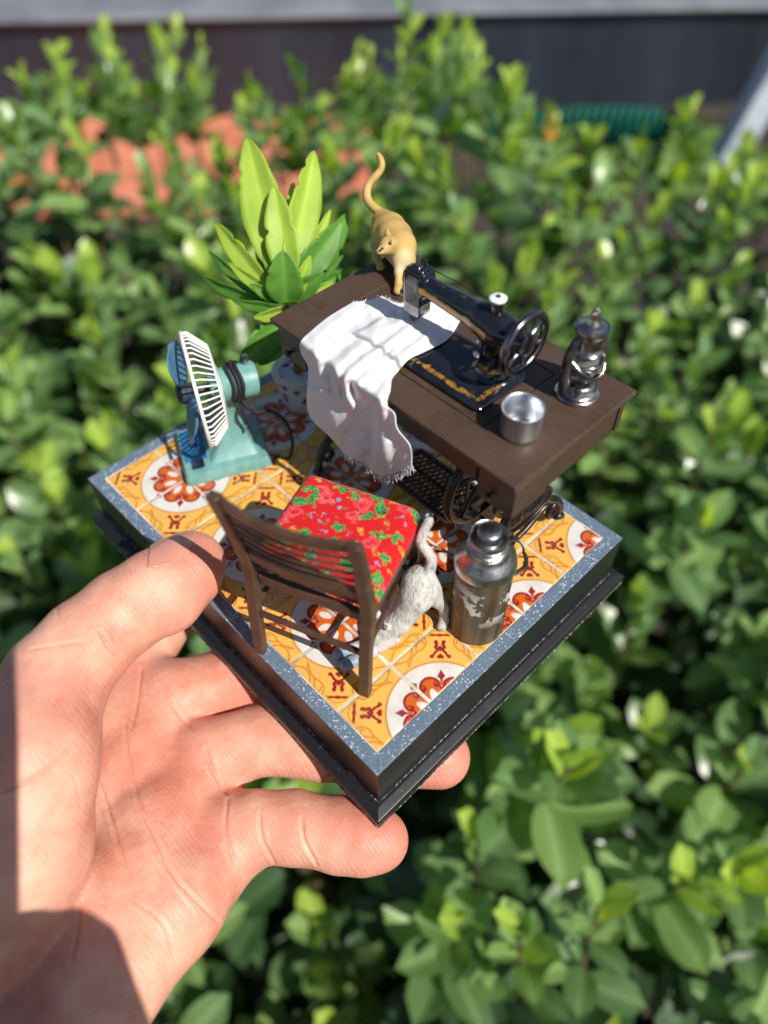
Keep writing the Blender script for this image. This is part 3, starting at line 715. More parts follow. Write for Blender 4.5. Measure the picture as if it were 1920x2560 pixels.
while len(sites) < 66:
    p = (r2.uniform(-1.4, 1.4), r2.uniform(.5, 3.02))
    if all(math.hypot(p[0]-q[0], p[1]-q[1]) > .235 for q in sites): sites.append(p)
for i, (cx, cy) in enumerate(sites):
    k = i % 6; a = r2.uniform(0, 6.28)
    if k == 0: stamp(cx, cy, lambda dx, dy: rose_(dx, dy, r2.uniform(.13, .20)))
    elif k in (1, 3): stamp(cx, cy, lambda dx, dy: leaf_(dx, dy, a, r2.uniform(.18, .27)))
    elif k == 2: stamp(cx, cy, lambda dx, dy: daisy_(dx, dy, r2.uniform(.07, .12)))
    elif k == 4: stamp(cx, cy, lambda dx, dy: curl_(dx, dy, a, r2.uniform(.22, .32)))
    else:
        for _ in range(3):
            qx, qy = cx + r2.normal(0, .09), cy + r2.normal(0, .09); stamp(qx, qy, lambda dx, dy: putc(np.hypot(dx, dy) - .035, BL if _ != 1 else GREEN, al=.8))
for _ in range(60):
    cx, cy = r2.uniform(-1.4, 1.4), r2.uniform(.5, 3.02); stamp(cx, cy, lambda dx, dy: putc(np.hypot(dx, dy*1.6) - .024, (GREEN, BL, LP, YL)[_ % 4], al=.75))
redness = np.clip((cu[..., 0] - cu[..., 1] - cu[..., 2])/.6, 0, 1)[..., None]
spk = r2.uniform(.55, 1.35, cu.shape[:2])[..., None]; cu = np.clip(cu*np.where(redness < .6, spk, .9 + .2*spk*.5), 0, 1)
V = np.stack([Xn, Yn, Z], -1).reshape(-1, 3); idg = np.arange(NX*NY).reshape(NX, NY)
fc = np.stack([idg[:-1, :-1], idg[1:, :-1], idg[1:, 1:], idg[:-1, 1:]], -1).reshape(-1, 4).tolist(); V = V.tolist(); C_ = cu.reshape(-1, 3).tolist()
loop = list(idg[:, 0]) + list(idg[-1, 1:]) + list(idg[-2::-1, -1]) + list(idg[0, -2:0:-1]); b0_ = len(V)
for i in loop: V.append([V[i][0]*.985, (V[i][1]-1.76)*.985 + 1.76, 2.62]); C_.append(C_[i])
for k in range(len(loop)): fc.append([loop[(k+1) % len(loop)], loop[k], b0_ + k, b0_ + (k+1) % len(loop)])
fc.append([b0_ + k for k in range(len(loop))][::-1])
me = bpy.data.meshes.new("seat_cushion"); me.from_pydata([tuple(c*U for c in p) for p in V], [], fc); me.shade_smooth(); paint(me, np.array(C_))
t_ = NT("flowered_cotton"); a_ = t_.n("ShaderNodeAttribute", attribute_name="paint")
w1 = t_.n("ShaderNodeTexWave"); w1.inputs["Scale"].default_value = 520; w1.bands_direction = 'X'; t_.l(t_.coord(), w1.inputs["Vector"])
w2 = t_.n("ShaderNodeTexWave"); w2.inputs["Scale"].default_value = 520; w2.bands_direction = 'Y'; t_.l(t_.coord(), w2.inputs["Vector"])
wv = t_.math('MULTIPLY', w1.outputs["Fac"], w2.outputs["Fac"])
t_.set(Base_Color=t_.mix(t_.math('MULTIPLY', wv, .35), a_.outputs["Color"], (.02, 0, 0), 'MULTIPLY'), Roughness=.75, Specular_IOR_Level=.25, Normal=t_.bump(wv, .6, .02), Sheen_Weight=.1)
me.materials.append(t_.m); link("seat_cushion", me, chair)

# ---------------------------------------------------------------- table fan
m_teal = mat("teal_enamel", srgb(90, 138, 134), .45, .0, srgb(122, 168, 162), vs=260, vlo=.3, vhi=.7, bump=.4, bs=900, bd=.012, rvar=.2)
m_bluep = mat("blue_enamel", srgb(36, 96, 140), .35, 0, srgb(44, 112, 156), vs=200, bump=.2, bs=700)
m_navy = mat("navy_inset", srgb(14, 36, 84), .4)
m_grill = mat("white_wire", srgb(214, 212, 206), .4, 0, srgb(232, 230, 226), vs=200)
m_dark = mat("dark_grey_rubber", srgb(44, 48, 56), .5, 0, srgb(66, 70, 78), vs=200)
t_ = NT("blue_plastic_blade"); t_.set(Base_Color=srgb(96, 140, 178), Roughness=.3, Transmission_Weight=.35, IOR=1.3, Normal=t_.bump(t_.noise(300, 3), .15, .02)); m_blade = t_.m
fan = thing("table_fan", "teal table fan with blue blades and white wire grille beside potted plant", "fan", (1.45, 8.95, .012), -25.37)
fl2 = lambda x0, x1, y0, y1, z, r=.12: [(x, y, z) for x, y in rrect(x0, x1, y0, y1, r, 4)]
MB().loft([fl2(0, 2.36, 0, 1.95, 0), fl2(0, 2.36, 0, 1.95, .22), fl2(.06, 2.30, .06, 1.89, .34), fl2(.3, 2.1, .3, 1.65, .36)]).build("fan_base", m_teal, fan, smooth=True, angle=35)
MB().box((.10, .55, .34), (.72, 1.80, .375)).build("control_panel", m_bluep, fan, bevel=.02)
MB().box((.32, 1.05, .37), (.56, 1.62, .385)).build("dial_window", m_navy, fan, bevel=.008)
MB().box((.24, .22, .345), (.60, .62, .40)).build("switch", m_chrome, fan, bevel=.03)
rings = []
for z, x0, x1, y0, y1 in ((.33, .72, 2.15, .25, 1.6), (.40, .80, 2.05, .32, 1.52), (.75, 1.10, 1.92, .55, 1.25), (1.2, 1.32, 1.86, .70, 1.12), (1.7, 1.45, 1.86, .74, 1.08), (1.95, 1.40, 1.95, .72, 1.1), (2.1, 1.35, 2.05, .7, 1.12)):
    rings.append(fl2(x0, x1, y0, y1, z, .1))
MB().loft(rings).build("column", m_teal, fan, smooth=True, angle=50)
FY, FZ = .92, 2.42
MB().lathe([(.30, 1.22), (.40, 1.24), (.43, 1.30), (.46, 1.9), (.47, 2.40), (.45, 2.48), (.30, 2.52), (.05, 2.52)], 36, (0, FY, FZ), axis='x').build("motor_housing", m_teal, fan, smooth=True, angle=45)
MB().lathe([(.05, 0), (.05, .22), (.09, .24), (.09, .32), (.03, .34)], 10, (2.28, FY, FZ+.42)).build("oscillation_knob", m_chrome, fan, smooth=True)
grille = MB(); GR = 1.48; GX = .88
for r, x in ((GR, GX), (1.06, 1.44), (.5, 1.50)):
    grille.tube([(x, FY + r*math.cos(t), FZ + r*math.sin(t)) for t in np.linspace(0, 2*math.pi, 65)[:-1]], .05 if r == GR else .03, 8, closed=True)
gr_o = grille.build("grille", m_grill, fan, smooth=True, angle=180)
for k in range(52):
    a = 2*math.pi*k/52
    P_ = lambda r, x, da=0: (x, FY + r*math.cos(a+da), FZ + r*math.sin(a+da))
    MB().tube([P_(GR, GX), P_(GR*.99, 1.03), P_(1.06, 1.44, .03), P_(.40, 1.50, .10)], .026, 6).build("wire", m_grill, gr_o, smooth=True, angle=180)
MB().lathe([(.06, .38), (.20, .40), (.26, .46), (.27, .62), (.24, .66), (.25, .78), (.2, .84), (.10, .86), (.09, 1.26)], 28, (0, FY, FZ), axis='x').build("hub", m_dark, fan, smooth=True, angle=40)
for k in range(3):
    a0 = math.radians(78 + 120*k); g = []
    for i in range(9):
        u = i/8; r = .22 + u*1.12; w = (.22 + .42*math.sin(min(1, u*1.15)*math.pi*.55)) * (1 if u < .8 else math.sqrt(max(.04, 1 - ((u-.8)/.21)**2)))
        row = []
        for j in range(7):
            s_ = (j/6*2 - 1); tw = .42 - .15*u
            tx = s_*w; row.append((.60 - tx*math.sin(tw) - .10*u + .05*s_*s_, FY + r*math.cos(a0) - tx*math.cos(tw)*math.sin(a0), FZ + r*math.sin(a0) + tx*math.cos(tw)*math.cos(a0)))
        g.append(row)
    b = MB(); pts = [p for row in g for p in row]; b.add(pts, [(i*7+j, i*7+j+1, (i+1)*7+j+1, (i+1)*7+j) for i in range(8) for j in range(6)])
    ob = b.build("blade", m_blade, fan, smooth=True, angle=180); md = ob.modifiers.new("t", 'SOLIDIFY'); md.thickness = .035*U
cord = MB()
for dx, dr in ((1.78, .0), (1.92, .02), (2.02, -.01)):
    pts = [(dx + .04*math.sin(3*t), FY + (.51+dr)*math.cos(t), FZ + (.51+dr)*math.sin(t)) for t in np.linspace(-2.0, 3.9, 30)]
    cord.tube(pts, .05, 8)
cord.tube(spline([(1.95, .48, 2.2), (2.05, .35, 1.95), (2.25, .35, 1.75), (2.6, .3, 1.72), (2.95, .2, 1.3), (3.02, .05, .7), (2.9, .0, .25), (2.8, .1, .06), (2.5, .3, .05)], 7), .05, 8)
cord.tube(spline([(1.95, .45, 2.05), (1.9, .35, 1.8), (2.0, .3, 1.45), (1.95, .36, 1.25)], 6), .05, 8)
cord.build("power_cord", m_thread, fan, smooth=True, angle=180)
# ---------------------------------------------------------------- cats (each body one continuous skin)
t_ = NT("ginger_paint")
sepc = t_.n("ShaderNodeAttribute", attribute_name="belly")
gc = t_.ramp(t_.noise(150, 5), [(.3, srgb(174, 142, 80)), (.7, srgb(194, 165, 104))])
gc = t_.mix(sepc.outputs["Fac"], gc, srgb(214, 200, 162))
t_.set(Base_Color=t_.mix(t_.math('MULTIPLY', t_.ramp(t_.noise(420, 5), [(.62, (0, 0, 0)), (.75, (1, 1, 1))]), .35), gc, srgb(120, 90, 50)), Roughness=.55, Normal=t_.bump(t_.noise(900, 4), .3, .012), Specular_IOR_Level=.35)
m_ginger = t_.m
def cz(x, y, d): return at(900 + .1809*x, 360 + .1808*y, d)
def pr(zoompx, k, d): return zoompx*k*d/F_PX
k1 = .1809
F = Field((5.9, 5.6, 4.6), (9.4, 9.6, 9.6), .035)
P = lambda x, y, d, r: (cz(x, y, d), pr(r, k1, d))
body = [P(330, 1090, 18.75, 175), P(410, 1180, 18.5, 215), P(480, 1300, 18.2, 235), P(545, 1420, 17.95, 225), P(575, 1530, 17.8, 185)]
F.chain([b[0] for b in body], [b[1] for b in body], .12)
for x, y, d, r in ((600, 1600, 17.75, 120), (500, 1480, 17.75, 130)):
    F.ell(cz(x, y, d), [pr(r, k1, d)]*3, .15)
F.chain([cz(520, 1430, 17.7), cz(440, 1400, 17.42)], [pr(135, k1, 17.6), pr(118, k1, 17.4)], .12)          # neck
F.ell(cz(385, 1400, 17.35), [pr(122, k1, 17.3)]*3, .08)                                                     # skull
F.chain([cz(330, 1450, 17.25), cz(262, 1488, 17.2)], [pr(82, k1, 17.2), pr(46, k1, 17.2)], .09)             # muzzle
F.chain([cz(245, 1478, 17.19), cz(232, 1480, 17.19)], [pr(22, k1, 17.2), pr(16, k1, 17.2)], .02)
F.chain([cz(385, 1255, 17.42), cz(360, 1140, 17.45)], [pr(52, k1, 17.4), pr(10, k1, 17.4)], .05)            # ears
F.chain([cz(455, 1385, 17.22), cz(432, 1320, 17.12)], [pr(48, k1, 17.3), pr(16, k1, 17.3)], .04)
F.ell(cz(415, 1375, 17.02), [pr(36, k1, 17)]*3, .02, mode='sub')
fo = onz(900 + .1809*525, 360 + .1808*2055, H); dfo = depth_of(fo)
F.chain([cz(545, 1590, 17.75), cz(530, 1780, 17.72), cz(532, 1930, dfo), fo + np.array([0, 0, .10])], [pr(95, k1, 17.7), pr(56, k1, 17.7), pr(50, k1, 17.7), pr(58, k1, 17.7)], .08)
F.ell(fo + np.array([-.05, -.05, .09]), (.12, .11, .09), .05)
f2 = np.array([7.55, 6.28, H]); F.chain([cz(650, 1560, 17.85), (f2 + np.array(cz(690, 1650, 17.9)))/2 + np.array([0, 0, .0]), f2 + np.array([0, 0, .09])], [pr(105, k1, 17.8), .10, .10], .08)
hp = onz(900 + .1809*285, 360 + .1808*1720, H); dh = depth_of(hp)
F.chain([cz(275, 1200, 18.5), cz(225, 1400, 18.45), cz(225, 1590, dh), hp + np.array([.0, .0, .09])], [pr(125, k1, 18.5), pr(72, k1, 18.5), pr(46, k1, 18.5), pr(52, k1, 18.5)], .10)
F.ell(hp + np.array([-.06, -.06, .08]), (.12, .11, .08), .04)
h2 = hp + np.array([.55, -.35, 0]); F.chain([cz(430, 1200, 18.8), cz(420, 1420, 18.95), h2 + np.array([0, 0, .09])], [pr(140, k1, 18.8), .13, .10], .08)
tail = spline([cz(300, 960, 18.75), cz(200, 890, 18.8), cz(115, 790, 18.85), cz(92, 670, 18.85), cz(125, 550, 18.85), cz(205, 455, 18.8), cz(275, 375, 18.8), cz(303, 290, 18.75), cz(285, 205, 18.75), cz(246, 140, 18.75)], 4)
F.chain(tail, np.linspace(pr(58, k1, 18.8), pr(30, k1, 18.8), len(tail)), .05)
gcat = thing("cat", "ginger yellow cat with raised tail standing on sewing table", "cat", (7.1, 6.8, H))
gb_, gv = F.build("body", m_ginger, gcat, org=(7.1, 6.8, H))
bel = np.clip(1 - np.linalg.norm(gv - cz(570, 1640, 17.6), axis=1)/.38, 0, 1)**.7*.8
bel = np.maximum(bel, np.clip(1 - np.linalg.norm(gv - cz(300, 1520, 17.2), axis=1)/.22, 0, 1)*.5)
a = gb_.data.attributes.new("belly", 'FLOAT', 'POINT'); a.data.foreach_set("value", bel.astype(np.float32))
m_eye = mat("dark_eye", (.012, .010, .008), .15, 0, (.03, .02, .015), vs=300)
m_earin = mat("grey_inner_ear", srgb(92, 84, 82), .6, 0, srgb(120, 108, 100), vs=300)
def ball(c, r, name, m_, parent, org, n=12):
    b = MB(); b.lathe([(max(.002, r[0]*math.sin(math.pi*i/8)), -r[2]*math.cos(math.pi*i/8)) for i in range(9)], n)
    b.v = [(p[0] + c[0], p[1]*r[1]/r[0] + c[1], p[2] + c[2]) for p in b.v]
    return b.build(name, m_, parent, smooth=True, angle=180, org=org)
ball(cz(308, 1446, 17.035), (.036, .036, .030), "eye", m_eye, gcat, (7.1, 6.8, H))
ball(cz(426, 1362, 17.10), (.038, .038, .045), "inner_ear", m_earin, gcat, (7.1, 6.8, H))
ball(cz(226, 1474, 17.14), (.016, .016, .013), "nose", m_earin, gcat, (7.1, 6.8, H))

t_ = NT("white_fur_paint")
mpw = t_.n("ShaderNodeMapping"); mpw.inputs["Rotation"].default_value = (.4, .9, .5); mpw.inputs["Scale"].default_value = (1, 1, .35); t_.l(t_.coord(), mpw.inputs[0])
fur = t_.noise(520, 5, .6, mpw.outputs[0], 1.2)
t_.set(Base_Color=t_.ramp(fur, [(.30, srgb(128, 126, 120)), (.44, srgb(186, 184, 179)), (.7, srgb(204, 203, 199))]), Roughness=.6, Normal=t_.bump(fur, 1.0, .08), Specular_IOR_Level=.3)
m_wcat = t_.m
def wz(x, y, z): return onz(820 + .2049*x, 1260 + .2049*y, z)
F = Field((.0, .0, -.02), (5.4, 4.3, 3.9), .035)
k2 = .2049; dW = 16.0
R_ = lambda r: r*k2*dW/F_PX
body = [(wz(1120, 960, 1.65), 225), (wz(1080, 1110, 1.40), 215), (wz(985, 1270, 1.05), 165), (wz(870, 1420, .70), 160), (wz(760, 1550, .46), 135)]
F.chain([b[0] for b in body], [R_(b[1]) for b in body], .12)
F.ell(wz(1210, 1020, 1.5), [R_(180)]*3, .12); F.ell(wz(690, 1480, .55), [R_(135)]*3, .08)
F.chain([wz(610, 1520, .5), wz(560, 1570, .45)], [R_(95), R_(60)], .08)
F.chain([wz(600, 1340, .72), wz(575, 1250, .95)], [R_(55), R_(14)], .03); F.chain([wz(715, 1500, .80), wz(690, 1450, .95)], [R_(48), R_(14)], .03)
F.chain([wz(740, 1560, .40), wz(480, 1690, .22), wz(140, 1820, .12)], [R_(90), R_(66), R_(70)], .07)
F.chain([wz(800, 1620, .36), wz(540, 1800, .20), wz(240, 1955, .12)], [R_(100), R_(72), R_(78)], .07)
F.chain([wz(1260, 1090, 1.25), wz(1415, 1250, .60), wz(1420, 1400, .22), wz(1385, 1500, .10)], [R_(150), R_(78), R_(62), R_(66)], .10)
F.chain([wz(980, 1040, 1.3), wz(1010, 1080, .6), wz(1000, 1090, .12), wz(950, 1120, .09)], [R_(150), R_(90), R_(62), R_(62)], .10)
tl = spline([wz(1215, 880, 1.8), wz(1250, 770, 2.05), wz(1262, 660, 2.25), wz(1195, 560, 2.45), wz(1130, 460, 2.65), wz(1165, 340, 2.85), wz(1215, 240, 3.0), wz(1232, 205, 3.05)], 4)
F.chain(tl, np.linspace(R_(64), R_(48), len(tl)), .05)
worg = tuple(np.array(wz(1000, 1300, 0)))
wcat = thing("cat", "white cat stretching with grey paws under the chair beside thermos", "cat", worg)
F.build("body", m_wcat, wcat, org=worg)
m_paw = mat("grey_blue_paw", srgb(110, 128, 148), .4, 0, srgb(136, 152, 170), vs=200, bump=.3, bs=500)
for p0, p1, r in (((215, 1790, .16), (130, 1822, .125), 80), ((330, 1910, .16), (225, 1962, .125), 88)):
    G = Field(np.minimum(wz(*p0), wz(*p1)) - .35, np.maximum(wz(*p0), wz(*p1)) + .35, .025); G.cone(wz(*p0), wz(*p1), R_(r)*.93, R_(r), .02); G.build("paw", m_paw, wcat, org=worg)
ball(wz(697, 1500, .86), (.06, .06, .07), "inner_ear", m_earin, wcat, worg); ball(wz(585, 1310, .82), (.05, .05, .08), "inner_ear", m_earin, wcat, worg)

# ---------------------------------------------------------------- potted plant
m_pot = NT("blue_white_china")
fp_ = m_pot.n("ShaderNodeTexVoronoi"); fp_.inputs["Scale"].default_value = 320; m_pot.l(m_pot.coord(), fp_.inputs["Vector"])
fm = m_pot.math('MULTIPLY', m_pot.ramp(fp_.outputs["Distance"], [(.25, (1, 1, 1)), (.4, (0, 0, 0))]), m_pot.ramp(m_pot.noise(260, 4), [(.42, (0, 0, 0)), (.52, (1, 1, 1))]))
m_pot.set(Base_Color=m_pot.mix(fm, srgb(206, 210, 214), srgb(40, 52, 120)), Roughness=.25); m_pot = m_pot.m
m_rim = mat("white_glaze", srgb(202, 208, 206), .3, 0, srgb(222, 224, 220)); m_soil = mat("dark_soil", (.015, .011, .008), .9, 0, (.05, .035, .02), vs=400, bump=1, bs=500, bd=.08)
PO = (5.85, 9.35, .012)
plant = thing("potted_plant", "green leafy plant in blue and white china pot behind sewing table", "potted plant", PO)
MB().lathe([(.05, 0), (.48, 0), (.52, .05), (.60, .4), (.66, .8), (.66, 1.1), (.62, 1.2)], 40).build("pot", m_pot, plant, smooth=True, angle=50)
MB().lathe([(.62, 1.12), (.70, 1.16), (.76, 1.24), (.76, 1.32), (.70, 1.36), (.60, 1.32), (.56, 1.2), (.52, 1.1)], 40, cap=False).build("pot_rim", m_rim, plant, smooth=True, angle=180)
MB().lathe([(.58, 1.14), (.3, 1.17), (.02, 1.18)], 24).build("soil", m_soil, plant, smooth=True)
m_stem = mat("brown_stem", srgb(120, 84, 40), .6, 0, srgb(150, 116, 60), vs=300, bump=.5, bs=500)
stem_pts = spline([(0, 0, 1.1), (.04, -.02, 2.0), (.02, .03, 3.2), (-.05, .0, 4.6)], 5)
MB().tube(stem_pts, [.13]*8 + [.11]*8, 10).build("stem", m_stem, plant, smooth=True, angle=180)
def leaf_material(name, c1, c2, tc):
    t = NT(name); out = t.t.nodes["Material Output"]
    rb = t.n("ShaderNodeAttribute", attribute_name="rib"); col = t.mix(t.math('MULTIPLY', t.math('POWER', rb.outputs["Fac"], 5.0), .45), t.ramp(t.noise(110, 5), [(.3, c1), (.7, c2)]), tuple(min(1, c*1.7 + .04) for c in c2))
    t.set(Base_Color=col, Roughness=.5, Normal=t.bump(t.noise(350, 4), .3, .02))
    tr = t.n("ShaderNodeBsdfTranslucent"); tr.inputs[0].default_value = (*tc, 1)
    mx = t.n("ShaderNodeMixShader"); mx.inputs[0].default_value = .42
    t.l(t.b.outputs[0], mx.inputs[1]); t.l(tr.outputs[0], mx.inputs[2]); t.l(mx.outputs[0], out.inputs[0]); return t.m
m_lf = leaf_material("bright_leaf", srgb(150, 186, 60), srgb(180, 206, 84), srgb(214, 228, 64))
m_lfd = leaf_material("mid_leaf", srgb(74, 132, 46), srgb(108, 160, 62), srgb(150, 200, 50))
def zb(x, y): return 480 + x*.36166, 320 + y*.36166
def big_leaf(bx, by, tx, ty, w, zb_, dz, m_, bulge=.12, notch=True, face=None):
    """leaf from the stem at height zb_ to a tip seen at photo zoom point (tx,ty); dz: tip depth offset from the stem (cm)"""
    base_p = at(*zb(bx, by), depth_of(np.array(PO) + np.array([0, 0, zb_])))
    d0 = depth_of(base_p); tip = at(*zb(tx, ty), d0 + dz)
    ax = tip - base_p; L = np.linalg.norm(ax); ax /= L
    view = base_p - CAM_C; view /= np.linalg.norm(view)
    if face is None: face = 0
    side = np.cross(ax, view); side /= np.linalg.norm(side); nor = np.cross(side, ax)
    cf, sf = math.cos(face), math.sin(face); side, nor = side*cf + nor*sf, nor*cf - side*sf
    W = w*.36166*d0/F_PX/2/max(.35, abs(cf)); n, mct = 22, 4
    lr = np.random.default_rng(int(abs(tx*7 + ty*13)) % 9999)
    cut = {int(q): lr.uniform(.72, .88) for q in lr.choice(range(8, 19), 2, replace=False)} if notch else {}
    pts = []
    for i in range(n+1):
        u = i/n; prof_ = max(0.0, 1 - abs(2*u**.80 - 1)**1.9)**.72
        prof_ = max(prof_, .06*(1-u))
        for j in range(-mct, mct+1):
            v = j/mct; cutf = cut.get(i, 1.0) if (j > 0) == (i % 2 == 0) else 1.0
            wv_ = W*prof_*v*(cutf if abs(v) > .6 else 1) * (1 + .03*math.sin(u*23 + v*5))
            curve = bulge*L*math.sin(math.pi*u)*1.0
            pts.append(base_p + ax*u*L + side*wv_ + nor*(-curve*.5 - abs(v)**1.3*W*prof_*.30 + .012*math.sin(u*16)*abs(v)))
    b = MB(); q = 2*mct+1
    b.add(pts, [(i*q+j, i*q+j+1, (i+1)*q+j+1, (i+1)*q+j) for i in range(n) for j in range(q-1)])
    o = b.build("leaf", m_, plant, smooth=True, angle=180, org=PO)
    at_ = o.data.attributes.new("rib", 'FLOAT', 'POINT'); at_.data.foreach_set("value", np.tile(1 - np.abs(np.arange(-mct, mct+1))/mct, n+1).astype(np.float32))
    md = o.modifiers.new("t", 'SOLIDIFY'); md.thickness = .018*U; md.offset = 0
LV = [(600, 1000, 380, 62, 330, 4.2, .2, m_lf, .05, 1, .2), (660, 980, 845, 152, 250, 4.2, .35, m_lf, .06, 1, -.5), (680, 1090, 565, 395, 250, 4.1, -.5, m_lf, .10, 1, .1),
      (560, 1150, 155, 648, 165, 3.9, .2, m_lf, .06, 1, .4), (560, 1210, 112, 848, 90, 3.8, .3, m_lfd, .08, 0, .6), (570, 1240, 58, 1024, 110, 3.7, .2, m_lfd, .08, 1, .7),
      (650, 1215, 625, 845, 290, 3.9, -.9, m_lfd, .14, 1, 0), (690, 1130, 1035, 640, 235, 3.9, -.1, m_lfd, .08, 1, -.3), (720, 1120, 1085, 585, 200, 4.0, .7, m_lfd, .10, 1, -.4),
      (670, 1190, 905, 1005, 170, 3.8, -.6, m_lfd, .10, 0, -.2), (690, 1170, 1048, 876, 80, 3.8, .3, m_lfd, .10, 0, -.7), (650, 1260, 278, 1193, 90, 3.6, -.3, m_lfd, .06, 0, .6),
      (660, 1250, 425, 1310, 100, 3.5, -.5, m_lf, .08, 0, .7), (640, 1330, 325, 1640, 230, 3.1, -.2, m_lfd, .12, 1, .2), (660, 1400, 460, 1640, 200, 2.9, -.2, m_lfd, .14, 0, -.1),
      (700, 1180, 1120, 965, 130, 3.8, .9, m_lfd, .10, 0, -.3), (600, 1100, 455, 730, 150, 4.0, .8, m_lfd, .08, 1, .3), (640, 1050, 780, 690, 150, 4.1, .6, m_lf, .06, 0, -.3),
      (580, 1180, 180, 750, 120, 3.8, 1.0, m_lfd, .06, 0, .3), (690, 1150, 880, 700, 130, 4.0, .9, m_lf, .06, 0, -.2), (640, 1120, 505, 780, 150, 4.0, -.2, m_lf, .08, 0, .2), (670, 1230, 740, 1200, 100, 3.6, -.7, m_lfd, .1, 0, -.6)]
LV += [(620, 1040, 470, 470, 120, 4.2, .6, m_lfd, .06, 0, .3), (650, 1020, 700, 360, 130, 4.2, .7, m_lf, .05, 0, -.2), (670, 1110, 960, 560, 110, 4.0, .5, m_lf, .08, 1, -.4), (600, 1180, 250, 930, 100, 3.8, -.4, m_lf, .08, 0, .5),
       (640, 1190, 400, 1080, 110, 3.7, -.7, m_lfd, .1, 0, .3), (680, 1200, 820, 880, 120, 3.9, -.7, m_lf, .12, 1, -.2), (690, 1190, 980, 1060, 90, 3.7, .2, m_lf, .1, 0, -.5), (620, 1260, 360, 1240, 80, 3.5, .2, m_lf, .1, 0, .5)]
for q in LV: big_leaf(*q[:4], q[4]*.88, *q[5:])
# ---------------------------------------------------------------- white cloth being sewn: lies on the table, hangs over its front edge
def kz(x, y): return 720 + .27728*x, 720 + .27728*y
_a = math.radians(TROT); TE = np.array([math.cos(_a), math.sin(_a), 0]); TN = np.array([-math.sin(_a), math.cos(_a), 0])
def seg_d(X, Y, pts):
    d = np.full(X.shape, 1e9); tt = np.zeros(X.shape); L = 0; tot = sum(math.dist(p, q) for p, q in zip(pts[:-1], pts[1:]))
    for p, q in zip(pts[:-1], pts[1:]):
        vx, vy = q[0]-p[0], q[1]-p[1]; t = np.clip(((X-p[0])*vx + (Y-p[1])*vy)/(vx*vx+vy*vy), 0, 1)
        dd = np.hypot(X - p[0] - t*vx, Y - p[1] - t*vy); m_ = dd < d; d = np.where(m_, dd, d); tt = np.where(m_, (L + t*math.hypot(vx, vy))/tot, tt); L += math.hypot(vx, vy)
    return d, tt
RIDGES = [([(850,330),(620,420),(400,470),(270,530),(250,650),(285,800),(315,960)], 46, .15), ([(600,230),(330,380),(190,490),(165,600)], 55, .13),
          ([(1000,330),(780,450),(600,580),(450,720),(420,860),(450,960)], 50, .24), ([(1095,370),(880,520),(700,640),(560,760),(512,850),(540,980),(598,1090)], 32, .27),
          ([(1165,400),(950,560),(760,690),(660,760)], 30, .17), ([(1238,450),(1050,590),(900,690),(750,770),(640,840)], 34, .20), ([(900,860),(845,960),(845,1100),(865,1190)], 34, .15),
          ([(300,1080),(420,1190),(560,1240)], 150, .26), ([(300,900),(260,1000)], 120, .14), ([(855,1330),(845,1450),(835,1570)], 70, .17), ([(980,1180),(1060,1350)], 50, .10), ([(700,170),(800,230),(840,330)], 60, .13),
          ([(620,860),(760,900),(830,1000)], 75, .16), ([(640,1400),(690,1500)], 60, .10), ([(880,110),(1000,170),(1090,170)], 40, .06)]
PITS = [([(560,850),(575,930)], 34, .07), ([(900,280),(980,260)], 40, .10), ([(380,800),(390,900)], 30, .06), ([(480,880),(500,960)], 22, .08), ([(930,560),(800,650)], 18, .05), ([(740,1300),(750,1500)], 60, .10)]
lft = spline([(590,130),(370,262),(205,395),(118,485),(125,590),(188,715),(180,900),(180,1080),(240,1205),(370,1325),(505,1480)], 8)
rgt = spline([(1555,292),(1440,465),(1215,585),(1090,645),(1000,745),(935,830),(915,940),(890,1050),(965,1130),(990,1265),(1095,1400),(1120,1500),(1118,1600)], 8)
top = spline([(590,130),(690,122),(800,95),(850,78),(890,110),(990,140),(1090,140),(1290,112),(1420,190),(1555,292)], 8)
hem = spline([(505,1480),(590,1535),(705,1560),(765,1640),(860,1690),(980,1660),(1118,1600)], 8)
def resample(c, n):
    c = np.array(c); s = np.concatenate([[0], np.cumsum(np.linalg.norm(np.diff(c, axis=0), axis=1))]); q = np.linspace(0, s[-1], n); return np.stack([np.interp(q, s, c[:, 0]), np.interp(q, s, c[:, 1])], 1)
NU, NV = 120, 170
L_, R2_, T_, B_ = resample(lft, NV), resample(rgt, NV), resample(top, NU), resample(hem, NU)
u = np.linspace(0, 1, NU)[:, None, None]; v = np.linspace(0, 1, NV)[None, :, None]
G = (1-v)*T_[:, None] + v*B_[:, None] + (1-u)*L_[None] + u*R2_[None] - ((1-u)*(1-v)*T_[0] + u*(1-v)*T_[-1] + (1-u)*v*B_[0] + u*v*B_[-1])   # Coons patch
gx, gy = G[..., 0], G[..., 1]
lift = np.full(gx.shape, .025)
bedm = np.clip((gx*.62 - gy*1.0 - 60)/120 + .4, 0, 1)
for pts, w, h in RIDGES:
    d, t = seg_d(gx, gy, pts); lift = lift + .82*h*np.exp(-(d/(w*1.35))**2)*np.clip(np.sin(np.pi*np.clip(t*.86 + .10, 0, 1)), 0, 1)**.5
for pts, w, h in PITS:
    d, t = seg_d(gx, gy, pts); lift = lift - h*np.exp(-(d/w)**2)
lift = np.maximum(lift, .012) + .01*np.sin(gx*.045 + gy*.02)*np.sin(gy*.03)
px, py = kz(gx, gy)
D = np.stack([(px-960)/F_PX, (py-1280)/F_PX, np.ones_like(px)], -1) @ CAM_R
def on_bed(s):
    q = CAM_C + D*s[..., None] - np.array([TORG[0], TORG[1], 0]); lx, ly = q @ TE, q @ TN
    dd = np.minimum(np.minimum(lx + 1.9, 1.64 - lx), np.minimum(ly + .65, .99 - ly)); return np.clip(dd/.14 + 1, 0, 1)
